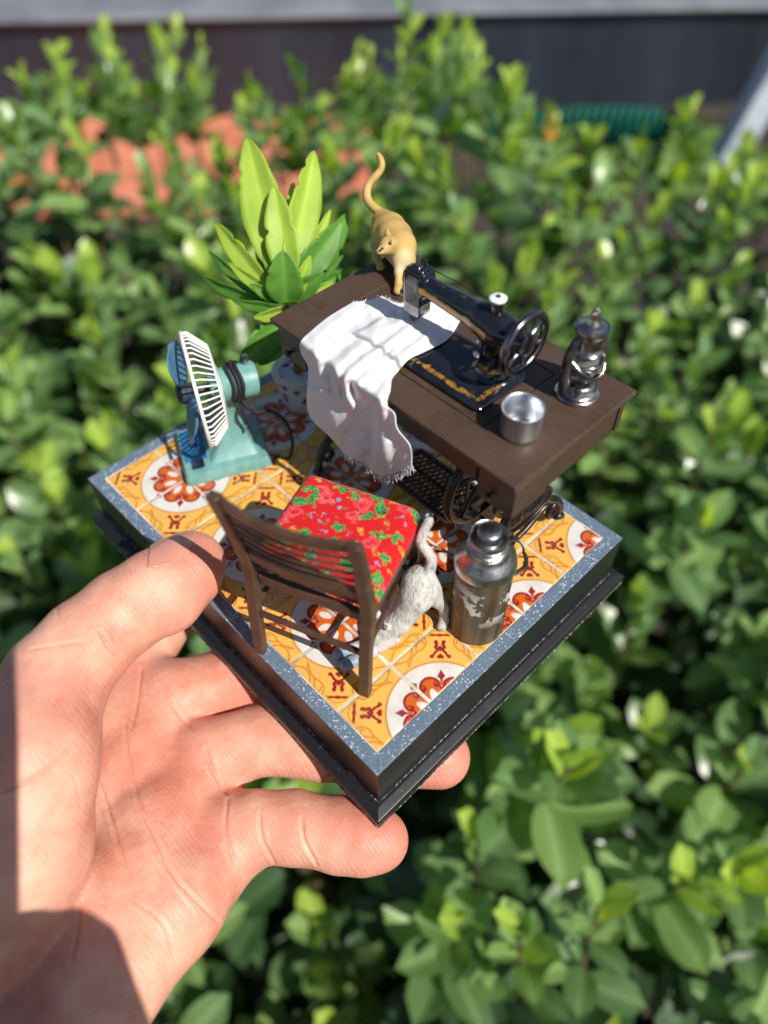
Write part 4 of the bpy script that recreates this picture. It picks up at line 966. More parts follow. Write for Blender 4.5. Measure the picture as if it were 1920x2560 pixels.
s1 = (H + lift - CAM_C[2])/D[..., 2]
s1 = (H + lift + .145*on_bed(s1) - CAM_C[2])/D[..., 2]
o_ = np.array([TORG[0], TORG[1], 0])
s2 = (((o_ - CAM_C) @ TN) + 1.985 + lift*1.25 + .10*np.clip((gy-900)/500, 0, 1))/(D @ TN)
kk = .22; hh = np.clip(.5 - .5*(s2 - s1)/kk, 0, 1); s = s2*(1-hh) + s1*hh + kk*hh*(1-hh) - .06*np.exp(-((s1-s2)/.3)**2)
PW = CAM_C + D*s[..., None]
corg = np.array([TORG[0] - 1.0, TORG[1] + 1.5, H])
cid = np.arange(NU*NV).reshape(NU, NV)
b = MB(); b.add(PW.reshape(-1, 3), np.stack([cid[:-1, :-1], cid[1:, :-1], cid[1:, 1:], cid[:-1, 1:]], -1).reshape(-1, 4).tolist())
t_ = NT("white_woven_cotton"); out = t_.t.nodes["Material Output"]
ma = t_.n("ShaderNodeMapping"); ma.inputs["Rotation"].default_value = (0, .35, .75); t_.l(t_.coord(), ma.inputs[0])
w1 = t_.n("ShaderNodeTexWave"); w1.inputs["Scale"].default_value = 620; w1.bands_direction = 'X'; t_.l(ma.outputs[0], w1.inputs["Vector"])
w2 = t_.n("ShaderNodeTexWave"); w2.inputs["Scale"].default_value = 620; w2.bands_direction = 'Y'; t_.l(ma.outputs[0], w2.inputs["Vector"])
wv = t_.math('MULTIPLY', w1.outputs["Fac"], w2.outputs["Fac"])
t_.set(Base_Color=t_.mix(t_.math('MULTIPLY', wv, .12), srgb(242, 242, 244), srgb(222, 222, 226)), Roughness=.8, Specular_IOR_Level=.2, Normal=t_.bump(wv, .25, .015))
tr = t_.n("ShaderNodeBsdfTranslucent"); tr.inputs[0].default_value = (.75, .74, .74, 1); mx = t_.n("ShaderNodeMixShader"); mx.inputs[0].default_value = .22
t_.l(t_.b.outputs[0], mx.inputs[1]); t_.l(tr.outputs[0], mx.inputs[2]); t_.l(mx.outputs[0], out.inputs[0]); m_cloth = t_.m
cloth = b.build("white_cloth", m_cloth, None, smooth=True, angle=180, org=corg)
tag(cloth, "crumpled white cotton cloth under the needle hanging over front of sewing table", "cloth")
md = cloth.modifiers.new("t", 'SOLIDIFY'); md.thickness = .02*U; md.offset = 1
fr = MB(); fr_r = np.random.default_rng(3)
for k in range(NU):
    for rep in range(2):
        p = PW[k, -1] + fr_r.normal(0, .015, 3); q = PW[k, -1] - PW[k, -4]; q = q/np.linalg.norm(q); L = fr_r.uniform(.05, .20)
        e1 = p + (q*.4 + np.array([0, 0, -.9]))*L*.5 + fr_r.normal(0, .02, 3); e2 = e1 + (q*.3 + np.array([0, 0, -.8]))*L*.5 + fr_r.normal(0, .035, 3)
        fr.tube([p - q*.03, e1, e2], .0065, 4)
for k in range(0, 60):
    p = PW[k, 0]; q = PW[k, 0] - PW[k, 4]; q /= np.linalg.norm(q); fr.tube([p - q*.02, p + q*fr_r.uniform(.01, .07) + fr_r.normal(0, .02, 3) + np.array([0, 0, .02])], .006, 4)
fo_ = fr.build("fringe", m_cloth, cloth, org=corg); fo_["kind"] = "stuff"
# ---------------------------------------------------------------- the hand that holds the base
def hz_(x, y): return x*.5877, 1260 + y*.5877
def hp_(px, py, d, rpx): return at(px, py, d), rpx*d/F_PX
F = Field((-12.5, -2.6, -6.2), (3.6, 10.6, 3.2), .075)
def chain_px(L, k):
    q = [hp_(*a) for a in L]; F.chain([a for a, _ in q], [r for _, r in q], k)
# palm: metacarpal fan from the finger roots back to the wrist
chain_px([(590, 2085, 17.5, 96), (420, 2270, 15.9, 130), (250, 2460, 14.6, 150), (100, 2640, 13.6, 160)], .3)
chain_px([(520, 1905, 18.5, 92), (380, 2090, 16.9, 120), (230, 2330, 15.3, 150), (60, 2560, 14.2, 170)], .5)
chain_px([(430, 1750, 19.4, 92), (320, 1940, 18.0, 112), (190, 2200, 16.7, 140), (20, 2480, 15.4, 170)], .5)
chain_px([(345, 1690, 19.9, 86), (260, 1830, 18.7, 105), (120, 2100, 17.3, 140), (-40, 2400, 15.9, 170)], .5)
chain_px([(360, 2180, 15.9, 95), (470, 2270, 15.8, 70)], .4)
# thumb: wrist, ball, knuckle, tip
chain_px([(-80, 2460, 14.7, 210), (15, 2120, 14.3, 205), (62, 1900, 14.5, 174)], .16)
chain_px([(62, 1900, 14.6, 172), (140, 1700, 15.6, 126)], .3)
tp = onz(462, 1430, .93)
th = [hp_(140, 1700, 15.6, 126), hp_(215, 1610, 16.1, 112), hp_(310, 1530, 16.65, 104), (onz(395, 1478, 1.05), .93), (tp, .86), (onz(486, 1405, .86), .72)]
F.chain([a for a, _ in th], [r for _, r in th], .22)
F.ell(onz(420, 1500, .70), (.72, .80, .62), .25)                              # pulp of the thumb
def finger(L, k=.12):
    G = Field(F.lo, F.lo + (F.n-1)*F.h, F.h); G.n = F.n; G.F = np.full(F.F.shape, 9., np.float32)
    G.chain([np.asarray(p) for p, _ in L], [r for _, r in L], k); return G.F
fl = [ [(onz(570, 2085, -2.95), .88), (onz(640, 2070, -2.88), .84), (onz(690, 2066, -2.84), .77), (onz(735, 2068, -2.86), .83), (onz(790, 2076, -2.82), .78), (onz(850, 2086, -2.84), .84), (onz(910, 2096, -2.80), .80), (onz(945, 2100, -2.78), .70)],
       [(onz(520, 1890, -2.95), .90), (onz(660, 1848, -2.88), .86), (onz(800, 1862, -2.9), .86), (onz(960, 1880, -2.86), .82), (onz(1098, 1892, -2.82), .76)],
       [(onz(430, 1745, -2.95), .92), (onz(580, 1700, -2.9), .88), (onz(760, 1690, -2.9), .88), (onz(940, 1690, -2.88), .82), (onz(1060, 1690, -2.86), .76)],
       [(at(335, 1670, 20.2), .84), (onz(425, 1525, -2.95), .82), (onz(600, 1450, -2.9), .82), (onz(760, 1420, -2.86), .78)] ]
fing = [finger(q) for q in fl]
allf = fing[0]
for g in fing[1:]: allf = np.minimum(allf, g)
k = .30; h_ = np.clip(.5 + .5*(allf - F.F)/k, 0, 1); F.F = allf*(1-h_) + F.F*h_ - k*h_*(1-h_)
v, f = F.mesh()
def lap(v, n):
    for _ in range(n):
        e = np.concatenate([f[:, [0, 1]], f[:, [1, 2]], f[:, [2, 3]], f[:, [3, 0]]])
        a = np.zeros_like(v); c = np.zeros(len(v), np.float32); np.add.at(a, e[:, 0], v[e[:, 1]]); np.add.at(c, e[:, 0], 1); np.add.at(a, e[:, 1], v[e[:, 0]]); np.add.at(c, e[:, 1], 1)
        v = v*.5 + .5*a/np.maximum(c, 1)[:, None]
    return v
def normals(v):
    n = np.zeros_like(v); q = np.cross(v[f[:, 2]] - v[f[:, 0]], v[f[:, 3]] - v[f[:, 1]])
    for i in range(4): np.add.at(n, f[:, i], q)
    return n/(np.linalg.norm(n, axis=1)[:, None] + 1e-9)
v = lap(v, 3)
# one loop of refinement (linear quads -> 4) so that the creases have room
def refine(v, f):
    e = np.sort(np.concatenate([f[:, [0, 1]], f[:, [1, 2]], f[:, [2, 3]], f[:, [3, 0]]]), 1)
    ue, inv = np.unique(e, axis=0, return_inverse=True); inv = inv.reshape(4, -1); n0 = len(v); ne = len(ue)
    vm = v[ue].mean(1); vc = v[f].mean(1); nv = np.concatenate([v, vm, vc]); E = inv + n0; Cc = n0 + ne + np.arange(len(f))
    nf = np.concatenate([np.stack([f[:, i], E[i], Cc, E[i-1]], 1) for i in range(4)]); return nv, nf
v, f = refine(v, f); v = lap(v, 2)
nrm = normals(v)
rel = v - CAM_C; cc = rel @ CAM_R.T; qx = 960 + F_PX*cc[:, 0]/cc[:, 2]; qy = 1280 + F_PX*cc[:, 1]/cc[:, 2]
facing = -(nrm*rel).sum(1)/np.linalg.norm(rel, axis=1)
if facing.mean() < 0 and (facing[cc[:, 2] < np.percentile(cc[:, 2], 20)].mean() < 0): nrm = -nrm; facing = -facing
def crease(pts, w, depth, dmin, dmax, zoom=True):
    pts = [hz_(*p) if zoom else p for p in pts]; pts = [tuple(p) for p in spline(pts, 5)]
    d, t = seg_d(qx, qy, pts)
    m_ = (facing > .05) & (cc[:, 2] > dmin) & (cc[:, 2] < dmax)
    a = depth*np.exp(-(d/w)**2)*np.clip(np.sin(np.pi*np.clip(t*.9 + .05, 0, 1))*2, 0, 1)*m_ - .12*depth*np.exp(-((d - 2.6*w)/(1.8*w))**2)*m_
    global v
    v = v - nrm*a[:, None]
crease([(530, 930), (548, 1100), (600, 1290), (680, 1450), (740, 1580), (840, 1690), (930, 1780)], 3.3, 0.077, 14, 20)
crease([(420, 1180), (470, 1340), (510, 1470), (545, 1580), (575, 1700)], 3.3, 0.068, 13, 20)
crease([(600, 700), (585, 830), (560, 960)], 3.9, 0.045, 15, 22)
crease([(680, 770), (750, 880), (825, 960)], 3.3, 0.063, 15, 22)
crease([(870, 1040), (915, 1150), (965, 1235)], 3.3, 0.072, 15, 22)
crease([(350, 1690), (330, 1830), (300, 1960)], 3.9, 0.045, 12, 20)
crease([(590, 1700), (700, 1790), (740, 1930)], 3.9, 0.032, 12, 20)
crease([(0, 1225), (120, 1180), (230, 1105), (330, 1010)], 3.9, 0.063, 11, 17)
crease([(425, 540), (470, 615), (520, 655)], 3.3, 0.072, 12, 19)
crease([(120, 620), (240, 600), (345, 585)], 2.8, 0.027, 12, 19)
crease([(205, 395), (240, 440), (250, 500)], 2.8, 0.027, 12, 19); crease([(230, 380), (280, 360), (330, 365)], 2.8, 0.027, 12, 19)
crease([(140, 470), (200, 455), (250, 470)], 2.2, 0.018, 12, 19)
z2 = lambda x, y: (400 + .5124*x, 1500 + .5124*y)
crease([z2(485, 1040), z2(500, 1170), z2(560, 1285)], 3.3, 0.063, 14, 20, False); crease([z2(690, 1060), z2(705, 1180), z2(765, 1290)], 3.3, 0.054, 14, 20, False)
crease([z2(330, 970), z2(320, 1130), z2(370, 1290)], 3.3, 0.054, 14, 20, False)
for a_, b_, c__ in (((300, 1150), (330, 1200), (345, 1300)), ((420, 1500), (450, 1620), (440, 1740)), ((640, 1500), (720, 1620), (830, 1760))): crease([a_, b_, c__], 3.3, 0.018, 11, 20)
t_ = NT("skin")
fa = t_.n("ShaderNodeAttribute", attribute_name="flush")
blotch = t_.noise(55, 6, .68)
c0 = t_.ramp(blotch, [(.32, srgb(194, 122, 102)), (.68, srgb(226, 174, 150))])
c1 = t_.mix(t_.math('MULTIPLY', fa.outputs["Fac"], t_.math('ADD', t_.math('MULTIPLY', blotch, .8), .15)), c0, srgb(204, 88, 78))
mps = t_.n("ShaderNodeMapping"); mps.inputs["Rotation"].default_value = (.2, .5, .9); mps.inputs["Scale"].default_value = (1, 1, 4); t_.l(t_.coord(), mps.inputs[0])
ridge = t_.n("ShaderNodeTexWave"); ridge.inputs["Scale"].default_value = 330; ridge.inputs["Distortion"].default_value = 5; ridge.inputs["Detail"].default_value = 2; t_.l(t_.coord(), ridge.inputs["Vector"])
vor = t_.n("ShaderNodeTexVoronoi"); vor.feature = 'DISTANCE_TO_EDGE'; vor.inputs["Scale"].default_value = 520; t_.l(mps.outputs[0], vor.inputs["Vector"])
b1 = t_.bump(ridge.outputs["Fac"], .3, .012); b2 = t_.bump(vor.outputs["Distance"], .35, .025, b1); b3 = t_.bump(t_.noise(160, 6, .65), .6, .045, b2)
t_.set(Base_Color=c1, Roughness=t_.math('ADD', t_.math('MULTIPLY', t_.noise(260, 4), .2), .40), Specular_IOR_Level=.4, Subsurface_Weight=.3, Subsurface_Scale=.0018, Normal=b3)
t_.b.inputs["Subsurface Radius"].default_value = (1.0, .32, .18)
m_skin = t_.m
horg = np.array([-3.0, 4.0, -4.0])
hand = thing("person_hand", "bare left hand holding the black display base between thumb and fingers", "hand", horg)
me = bpy.data.meshes.new("hand_skin"); me.from_pydata(((v - horg)*U).tolist(), [], f.tolist()); me.shade_smooth(); me.materials.append(m_skin)
bmh = bmesh.new(); bmh.from_mesh(me); bmesh.ops.recalc_face_normals(bmh, faces=bmh.faces); bmh.to_mesh(me); bmh.free()
flush = np.zeros(len(v))
for c, r, a_ in ((tp, 1.5, .7), (onz(420, 1500, .7), 1.2, .6), (fl[0][-1][0], 1.5, .9), (fl[1][-1][0], 1.6, 1.0), (fl[2][0][0], 1.2, .6), (fl[1][0][0], 1.3, .55), (fl[0][0][0], 1.2, .5), (at(345, 1690, 19.0), 1.0, .6), (fl[0][2][0], 1.0, .5), (at(430, 1900, 17.2), 1.6, .55), (at(520, 2130, 16.6), 1.1, .5), (at(60, 1850, 14), 1.6, .35)):
    flush = np.maximum(flush, a_*np.clip(1 - np.linalg.norm(v - c, axis=1)/r, 0, 1)**.8)
a = me.attributes.new("flush", 'FLOAT', 'POINT'); a.data.foreach_set("value", flush.astype(np.float32))
link("hand_skin", me, hand)
# nails lifted off the skin surface
def nail(poly, dmin, dmax):
    poly = np.array(poly); n = len(poly); fx, fy = qx[f].mean(1), qy[f].mean(1); ins = np.zeros(len(f), bool)
    for i in range(n):
        (x1, y1), (x2, y2) = poly[i], poly[(i+1) % n]
        ins ^= ((y1 > fy) != (y2 > fy)) & (fx < (x2-x1)*(fy-y1)/(y2-y1+1e-9) + x1)
    dd = cc[:, 2][f].mean(1); ins &= (facing[f].mean(1) > .02) & (dd > dmin) & (dd < dmax)
    ff = f[ins]; ids = np.unique(ff); mp = {q: i for i, q in enumerate(ids)}
    me = bpy.data.meshes.new("nail"); me.from_pydata((((v + nrm*.028)[ids] - horg)*U).tolist(), [], [[mp[q] for q in r] for r in ff.tolist()]); me.shade_smooth()
    t = NT("nail"); t.set(Base_Color=srgb(206, 142, 122), Roughness=.22, Specular_IOR_Level=.6, Subsurface_Weight=.2, Subsurface_Scale=.002, Coat_Weight=.3, Normal=t.bump(t.noise(90, 3), .15, .02)); me.materials.append(t.m)
    o = link("nail", me, hand); md = o.modifiers.new("s", 'SMOOTH'); md.iterations = 4; md.factor = .5; md = o.modifiers.new("t", 'SOLIDIFY'); md.thickness = .03*U; md.offset = -1
z1 = lambda x, y: (200 + .42194*x, 780 + .42194*y)
nail([z1(*q) for q in ((415, 1380), (480, 1345), (560, 1310), (640, 1288), (690, 1290), (684, 1340), (650, 1420), (600, 1470), (520, 1505), (440, 1520), (395, 1520))], 14, 19)
# ---------------------------------------------------------------- behind: hedge, paving, tarpaulin-covered ledge
FH = np.array([.685, .7285, 0]); RT = np.array([.7285, -.685, 0]); C0 = np.array([CAM_C[0], CAM_C[1], 0])
def gl(g, l, z): return C0 + FH*g + RT*l + np.array([0, 0, z])
GZ = -86.0
m_ground = mat("dark_soil_ground", (.018, .014, .010), .95, 0, (.06, .045, .03), vs=8, bump=.8, bs=30, bd=1.0)
g_ = MB(); S_ = 6000; g_.add([(-S_, -S_, GZ), (S_, -S_, GZ), (S_, S_, GZ), (-S_, S_, GZ)], [(0, 1, 2, 3)])
gr_ = g_.build("ground", m_ground); gr_["kind"] = "structure"
m_terra = mat("terracotta", srgb(186, 104, 76), .8, 0, srgb(208, 134, 104), vs=6, bump=.4, bs=60, bd=.3)
pv = MB()
paving = thing("terracotta_paving", None, None, tuple(gl(180, -60, GZ))); paving["kind"] = "structure"
porg = gl(180, -60, GZ)
for i in range(3):
    for j in range(6):
        g0, l0 = 188 + i*20, -120 + j*20; q = [(g0, l0), (g0 + 19.3, l0), (g0 + 19.3, l0 + 19.3), (g0, l0 + 19.3)]; dz = random.uniform(0, .25)
        MB().loft([[gl(a, b_, GZ + .4) for a, b_ in q], [gl(a, b_, GZ + 1.6 + dz) for a, b_ in q]]).build("paving_tile", m_terra, paving, org=porg)
# ledge under a black tarpaulin
t_ = NT("black_tarpaulin")
mt = t_.n("ShaderNodeMapping"); mt.inputs["Scale"].default_value = (1, 1, .25); t_.l(t_.coord(), mt.inputs[0])
t_.set(Base_Color=t_.ramp(t_.noise(5, 6, .65, mt.outputs[0], .6), [(.3, srgb(28, 36, 46)), (.7, srgb(52, 60, 74))]), Roughness=.5, Normal=t_.bump(t_.noise(6, 5, .6, mt.outputs[0]), .6, 2.0))
m_tarp = t_.m
def sheet(fn, nu, nv, name, m_, parent=None, org=None, **k):
    b = MB(); pts = [fn(i/(nu-1), j/(nv-1)) for i in range(nu) for j in range(nv)]
    b.add(pts, [(i*nv+j, i*nv+j+1, (i+1)*nv+j+1, (i+1)*nv+j) for i in range(nu-1) for j in range(nv-1)]); return b.build(name, m_, parent, smooth=True, angle=180, org=org)
ledge = thing("covered_ledge", "long low ledge covered with black tarpaulin behind the hedge", "ledge", tuple(gl(270, 0, GZ)))
lorg = gl(270, 0, GZ)
nz_ = np.random.default_rng(5).uniform(-1, 1, (90, 4))
def fold(u): 
    return sum(math.sin(u*f_ + p) * a for f_, p, a in ((37, 0, 1.2), (71, 1.3, .9), (113, 2.1, .6), (19, .4, 1.5)))
def face(u, v): 
    l = -330 + 640*u; top = -57 - .012*l; z = GZ + (top - GZ)*v; return gl(248 + .03*l - 3*v + fold(u)*(1-v)*.9, l, z)
sheet(face, 200, 12, "front_drape", m_tarp, ledge, lorg)
def topf(u, v):
    l = -330 + 640*u; top = -57 - .012*l; return gl(245 + .03*l + 100*v, l, top + 1.2*math.sin(v*3)*math.sin(u*40) + 3*v)
m_tarpt = mat("lit_tarpaulin", srgb(96, 100, 108), .55, 0, srgb(128, 132, 140), vs=4, bump=.5, bs=5, bd=2)  # paler tarpaulin: light on the ledge top put into the colour
sheet(topf, 100, 10, "top_sheet", m_tarpt, ledge, lorg)
MB().tube([gl(244 + .03*l, l, -57 - .012*l + .5) for l in range(-330, 311, 40)], .9, 8).build("edge_batten", m_tarpt, ledge, smooth=True, angle=180, org=lorg)
# green corrugated sheet
m_green = mat("green_corrugated", srgb(16, 92, 78), .45, 0, srgb(28, 120, 100), vs=5, bump=.2, bs=40)
cs = sheet(lambda u, v: gl(222 + 1.1*math.sin(u*150), 32 + 60*u, GZ + 1 + (8 + 3*math.sin(u*3.1))*v), 320, 3, "corrugated_sheet", m_green, None, gl(222, 62, GZ))
tag(cs, "green corrugated sheet leaning against black tarpaulin", "sheet"); md = cs.modifiers.new("t", 'SOLIDIFY'); md.thickness = .3*U
# pale post at the side
m_post = mat("pale_painted_post", srgb(176, 190, 204), .5, 0, srgb(206, 214, 222), vs=10)
pp = MB().bar(gl(205, 96, GZ), gl(205, 108, -36), 7, 7, up=tuple(FH)).build("post", m_post, None, bevel=.6, org=gl(205, 104, GZ)); tag(pp, "pale painted post standing at the end of the ledge", "post")
# hedge ------------------------------------------------------------------
def hedge_leaf_mat(name, c1, c2, tc, mixf=.3, rough=.31):
    t = NT(name); out = t.t.nodes["Material Output"]; oi = t.n("ShaderNodeObjectInfo")
    rb = t.n("ShaderNodeAttribute", attribute_name="rib")
    t.set(Base_Color=t.mix(t.math('MULTIPLY', t.math('POWER', rb.outputs["Fac"], 4.0), .5), t.ramp(t.noise(22, 5, .6), [(.3, c1), (.7, c2)]), tuple(min(1, c*1.8 + .05) for c in c2)), Roughness=rough, Specular_IOR_Level=.6, Normal=t.bump(t.noise(60, 3), .3, .12), Coat_Weight=.1, Coat_Roughness=.4)
    tr = t.n("ShaderNodeBsdfTranslucent"); tr.inputs[0].default_value = (*tc, 1); mx = t.n("ShaderNodeMixShader"); mx.inputs[0].default_value = mixf
    t.l(t.b.outputs[0], mx.inputs[1]); t.l(tr.outputs[0], mx.inputs[2]); t.l(mx.outputs[0], out.inputs[0]); return t.m
HM = [hedge_leaf_mat("hedge_leaf_dark", srgb(84, 116, 68), srgb(114, 144, 92), srgb(135, 180, 50), .36), hedge_leaf_mat("hedge_leaf_mid", srgb(112, 146, 80), srgb(144, 172, 106), srgb(175, 212, 60), .42),
      hedge_leaf_mat("hedge_leaf_young", srgb(146, 180, 66), srgb(178, 204, 92), srgb(205, 232, 50), .46), hedge_leaf_mat("hedge_leaf_dead", srgb(190, 110, 34), srgb(214, 140, 50), srgb(220, 140, 40), .3, .6)]
HM.append(hedge_leaf_mat("hedge_leaf_shaded", srgb(40, 66, 36), srgb(56, 86, 46), srgb(50, 92, 20), .2, .42))  # filler leaves: shade inside the hedge put into a darker green
hr = np.random.default_rng(21)
def leaf_shape(asp, fold_, curl):
    n = 7; pts = []
    for i in range(n):
        u = i/(n-1); w = .5*asp*max(.03*(1-u), max(0, 1 - abs(2*u**1.22 - 1)**2.3)**.62)
        for v in (-1, -.5, 0, .5, 1): pts.append((w*v, u, fold_*abs(v)*w - curl*u*u + .02*math.sin(u*9)*v))
    return np.array(pts), [(i*5+j, i*5+j+1, (i+1)*5+j+1, (i+1)*5+j) for i in range(n-1) for j in range(4)]
SH = [leaf_shape(.50, .35, .10), leaf_shape(.58, .22, .18), leaf_shape(.44, .45, .05), leaf_shape(.54, .15, .28)]
def ztop(g, l):
    z = float(np.interp(g, [-20, 10, 35, 60, 76, 90], [-31, -29, -26, -21, -18, -26]))
    return z + 2.6*math.sin(l*.11 + 1)*math.sin(g*.13) + 1.8*math.sin(l*.23 + g*.09)
leaves = []       # (matrix 3x3, pos, shape, mat)
def add_leaf(p, dirv, upv, L, s, m_):
    y = dirv/np.linalg.norm(dirv); x = np.cross(y, upv); x /= np.linalg.norm(x) + 1e-9; z = np.cross(x, y); leaves.append((np.stack([x, y, z], 1)*L, p, s, m_))
stems = []
def shoot(base_p, tip, n, L, young=.25):
    stems.append((base_p, tip)); ax = tip - base_p; ll = np.linalg.norm(ax); ax /= ll; ph = hr.uniform(0, 6.28)
    e1 = np.cross(ax, [1, .2, .1]); e1 /= np.linalg.norm(e1); e2 = np.cross(ax, e1)
    for k in range(n):
        t = (k + .5)/n; a = ph + k*2.4; out = e1*math.cos(a) + e2*math.sin(a); el = math.radians(22 + 58*t**1.3) + hr.normal(0, .22)
        d = out*math.cos(el) + ax*math.sin(el); up = ax*math.cos(el) - out*math.sin(el) + hr.normal(0, .25, 3)
        m_ = 2 if (t > .78 and hr.random() < young*2.6) else (1 if hr.random() < .45 else 0)
        if hr.random() < .006 and base_p @ FH > 45: m_ = 3
        add_leaf(base_p + ax*ll*(.10 + .90*t), d, up, L*(1.05 - .45*t)*hr.uniform(.8, 1.15), hr.integers(0, 4), m_)
cells = 0
for g in np.arange(-22, 88, 5.3):
    wl = 38 + .62*max(0, g)
    for l in np.arange(-wl, wl, 5.3):
        gg, l2 = g + hr.normal(0, 1.6), l + hr.normal(0, 1.6); zt = ztop(gg, l2) + hr.normal(0, 1.6)
        zt += hr.normal(0, 2.0) - 2.5*(hr.random() < .25); q_ = (gl(gg, l2, zt) - CAM_C) @ CAM_R.T; X_ = 960 + F_PX*q_[0]/q_[2]
        Y_ = 1280 + F_PX*q_[1]/q_[2]
        if gg > 64 and (X_ < 215 or 650 < X_ < 1080): zt += 6.5*min(1, (gg - 64)/8)
        if 420 < X_ < 1050 and Y_ > 2150 and hr.random() < .75: zt -= 14
        if (gg > 75 and 230 < X_ < 620) or (gg > 74 and 800 < X_ < 880) or (gg > 77 and X_ > 1180): continue
        b0 = gl(gg, l2, zt - hr.uniform(7, 11)); tip = gl(gg + hr.normal(0, 1.5), l2 + hr.normal(0, 1.5), zt)
        shoot(b0, tip, int(hr.integers(9, 15)), hr.uniform(3.3, 5.2), young=hr.uniform(.1, .5))
        for _ in range(15):
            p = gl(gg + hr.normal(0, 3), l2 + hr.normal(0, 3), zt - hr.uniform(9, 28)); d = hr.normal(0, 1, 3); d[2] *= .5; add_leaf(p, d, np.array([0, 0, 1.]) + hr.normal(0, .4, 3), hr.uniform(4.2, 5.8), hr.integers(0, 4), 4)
# tall sprigs against the ledge
for px_, py0, py1, d in ((150, 330, 130, 92), (270, 320, 60, 95), (420, 330, 45, 95), (500, 330, 110, 97), (760, 380, 250, 88), (880, 360, 130, 92), (930, 350, 120, 93), (1010, 340, 190, 90), (1110, 360, 60, 86), (1165, 360, 100, 86), (1380, 400, 300, 96), (1480, 430, 370, 92), (1730, 420, 290, 86), (1700, 430, 330, 88), (1880, 480, 360, 84), (60, 340, 240, 94), (340, 330, 180, 95), (1040, 350, 150, 90)):
    for s_ in range(3):
        b0 = at(px_ + hr.normal(0, 14), py0 + 40, d) ; tip = at(px_ + hr.normal(0, 22), py1 + s_*55 + hr.normal(0, 10), d + hr.normal(0, 2)); shoot(b0, tip, 13, hr.uniform(3.6, 4.8), .4)
horg2 = gl(40, 0, GZ)
hedge = thing("hedge", "dense green hedge of glossy oval leaves below and behind the hand", "hedge", tuple(horg2))
st_ = MB(); sel = hr.choice(len(stems), 420, replace=False)
for i in sel: st_.tube([stems[i][0] - np.array([0, 0, 3]), stems[i][0], stems[i][1]], [.22, .18, .10], 5)
for _ in range(26):
    g, l = hr.uniform(-10, 80), hr.uniform(-55, 55); st_.tube([gl(g, l, GZ), gl(g + hr.normal(0, 5), l + hr.normal(0, 5), -70), gl(g + hr.normal(0, 8), l + hr.normal(0, 8), -38)], [1.3, 1.0, .5], 6)
so = st_.build("stems", mat("hedge_bark", srgb(70, 58, 40), .85, 0, srgb(104, 88, 60), vs=20, bump=.5, bs=60, bd=.1), hedge, org=horg2); so["kind"] = "stuff"
scr = []
for i, (M, p, s_, m_) in enumerate(leaves):
    c = p + M[:, 1]*.5; dpt = depth_of(c); q = (c - CAM_C) @ CAM_R.T; X_, Y_ = 960 + F_PX*q[0]/max(q[2], 1), 1280 + F_PX*q[1]/max(q[2], 1)
    vis = dpt > 5 and 0 < X_ < 1920 and 0 < Y_ < 2560
    scr.append(((abs(M[:, 2] @ (c - CAM_C))/np.linalg.norm(c - CAM_C)/np.linalg.norm(M[:, 2]) + .2)*np.linalg.norm(M[:, 1])/dpt*(1 if (c[2] > ztop((c-C0) @ FH, (c-C0) @ RT) - 5) else .3)) if vis else 0)
near = set(np.argsort(scr)[::-1][:280].tolist())
lm = {}
for si, (P_, fc_) in enumerate(SH):
    for mi in range(5):
        me = bpy.data.meshes.new("leaf"); me.from_pydata((P_*U).tolist(), [], fc_); me.shade_smooth(); me.materials.append(HM[mi]); ra = me.attributes.new("rib", 'FLOAT', 'POINT'); ra.data.foreach_set("value", np.tile([0, .5, 1, .5, 0], 7).astype(np.float32)); lm[si, mi] = me
V, Fc, Mi = [], [], []; off = 0
for i, (M, p, s_, m_) in enumerate(leaves):
    if i in near:
        o = link("leaf", lm[int(s_), m_], hedge); mm = Matrix.Identity(4); q = (p - horg2)*U
        for a_ in range(3):
            for b_ in range(3): mm[a_][b_] = M[a_, b_]
            mm[a_][3] = q[a_]
        o.matrix_local = mm; continue
    P_, fc_ = SH[int(s_)]; V.append(P_ @ M.T + p - horg2); Fc.append(np.array(fc_) + off); Mi.append(np.full(len(fc_), m_)); off += len(P_)
me = bpy.data.meshes.new("foliage"); VV = np.concatenate(V)*U; FF = np.concatenate(Fc); me.from_pydata(VV.tolist(), [], FF.tolist()); me.shade_smooth()
for q in HM: me.materials.append(q)
ra = me.attributes.new("rib", 'FLOAT', 'POINT'); ra.data.foreach_set("value", np.tile([0, .5, 1, .5, 0], len(VV)//5).astype(np.float32))
me.polygons.foreach_set("material_index", np.concatenate(Mi).astype(np.int32)); fo2 = link("foliage", me, hedge); fo2["kind"] = "stuff"
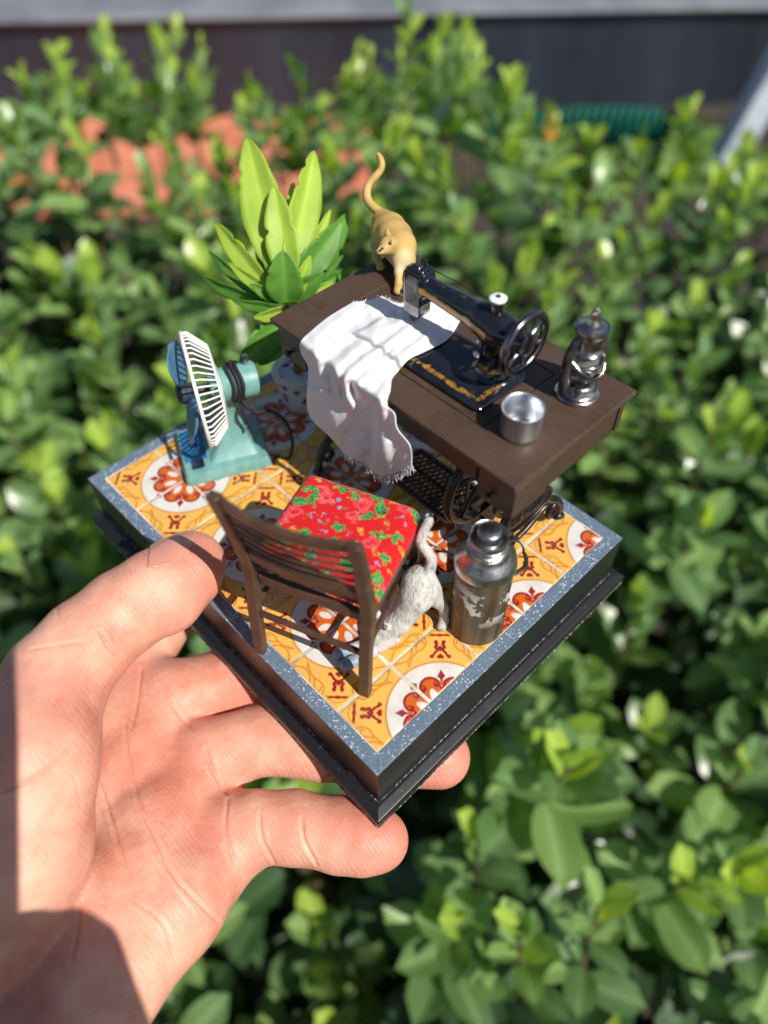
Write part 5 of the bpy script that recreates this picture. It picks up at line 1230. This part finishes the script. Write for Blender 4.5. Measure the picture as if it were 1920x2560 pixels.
# ---------------------------------------------------------------- the phone that takes the picture: its body shades the wrist
def cm_(r, d, f): return CAM_C + CAM_R[0]*r + CAM_R[1]*d + CAM_R[2]*f
pho = thing("phone", "dark phone held above the display base by the photographer", "phone", tuple(cm_(-2, 5, -.6)))
po = cm_(-2, 5, -.6); m_pho = mat("graphite_glass", (.02, .02, .024), .2, 0, (.03, .03, .034))
def slab(x0, x1, y0, y1, r, f0, f1): return MB().loft([[cm_(x, y, f_) for x, y in rrect(x0, x1, y0, y1, r, 6)] for f_ in (f0, f1)])
slab(-6.3, .85, -1.6, 13.1, 1.0, -1.05, -.30).build("phone_body", m_pho, pho, bevel=.12, org=po)
slab(-6.1, .65, -1.4, 12.9, .8, -1.07, -1.055).build("screen", mat("black_screen", (.01, .01, .012), .05), pho, org=po)
slab(-2.3, .72, -1.25, 1.9, .6, -.30, -.16).build("camera_bump", m_pho, pho, bevel=.04, org=po)
for x, y in ((0, 0), (-1.3, 1.3)):
    c = [[cm_(x + r*math.cos(t), y + r*math.sin(t), f_) for t in np.linspace(0, 2*math.pi, 25)[:-1]] for r, f_ in ((.55, -.16), (.55, -.06), (.42, -.06), (.40, -.12))]
    MB().loft(c).build("lens_ring", m_pho, pho, smooth=True, angle=40, org=po)
# the photographer's other hand round the phone (out of the picture; it shades the wrist)
def pc(p): return cm_(*p)
pts_lo = np.min([pc(p) for p in ((-4, 3, -6), (9, 3, -6), (-4, 20, -6), (9, 20, -6), (-4, 3, 2), (9, 20, 2), (9, 3, 2), (-4, 20, 2))], 0); pts_hi = np.max([pc(p) for p in ((-4, 3, -6), (9, 3, -6), (-4, 20, -6), (9, 20, -6), (-4, 3, 2), (9, 20, 2), (9, 3, 2), (-4, 20, 2))], 0)
F = Field(pts_lo, pts_hi, .16)
for q0 in ((2.4, 8.2, -.7), (2.9, 9.7, -.8), (3.1, 11.2, -.9), (3.1, 12.6, -1.0)):
    F.chain([pc(q0), pc((4.2, 14.5, -2.4)), pc((5.2, 18.5, -4.2))], [1.05, 1.5, 1.9], .6)
for k_, L_f in enumerate((3.4, 4.0, 3.7, 2.8)):
    d0 = 8.0 + 1.6*k_
    F.chain([pc((2.5 + .1*k_, d0, -.6)), pc((1.55, d0 - 1.4, .25)), pc((.3, d0 - 1.9, .55)), pc((1.3 - L_f, d0 - 1.8, .50))], [.95, .88, .82, .72], .1)
F.chain([pc((3.6, 11.5, -2.0)), pc((2.4, 9.0, -2.1)), pc((1.0, 7.2, -1.95)), pc((-.2, 6.0, -1.85))], [1.3, 1.05, .92, .75], .3)
ho = cm_(4, 14, -2)
h2_ = thing("person_hand", "bare right hand gripping the dark phone", "hand", tuple(ho))
F.build("hand_skin", m_skin, h2_, org=ho, relax=3)
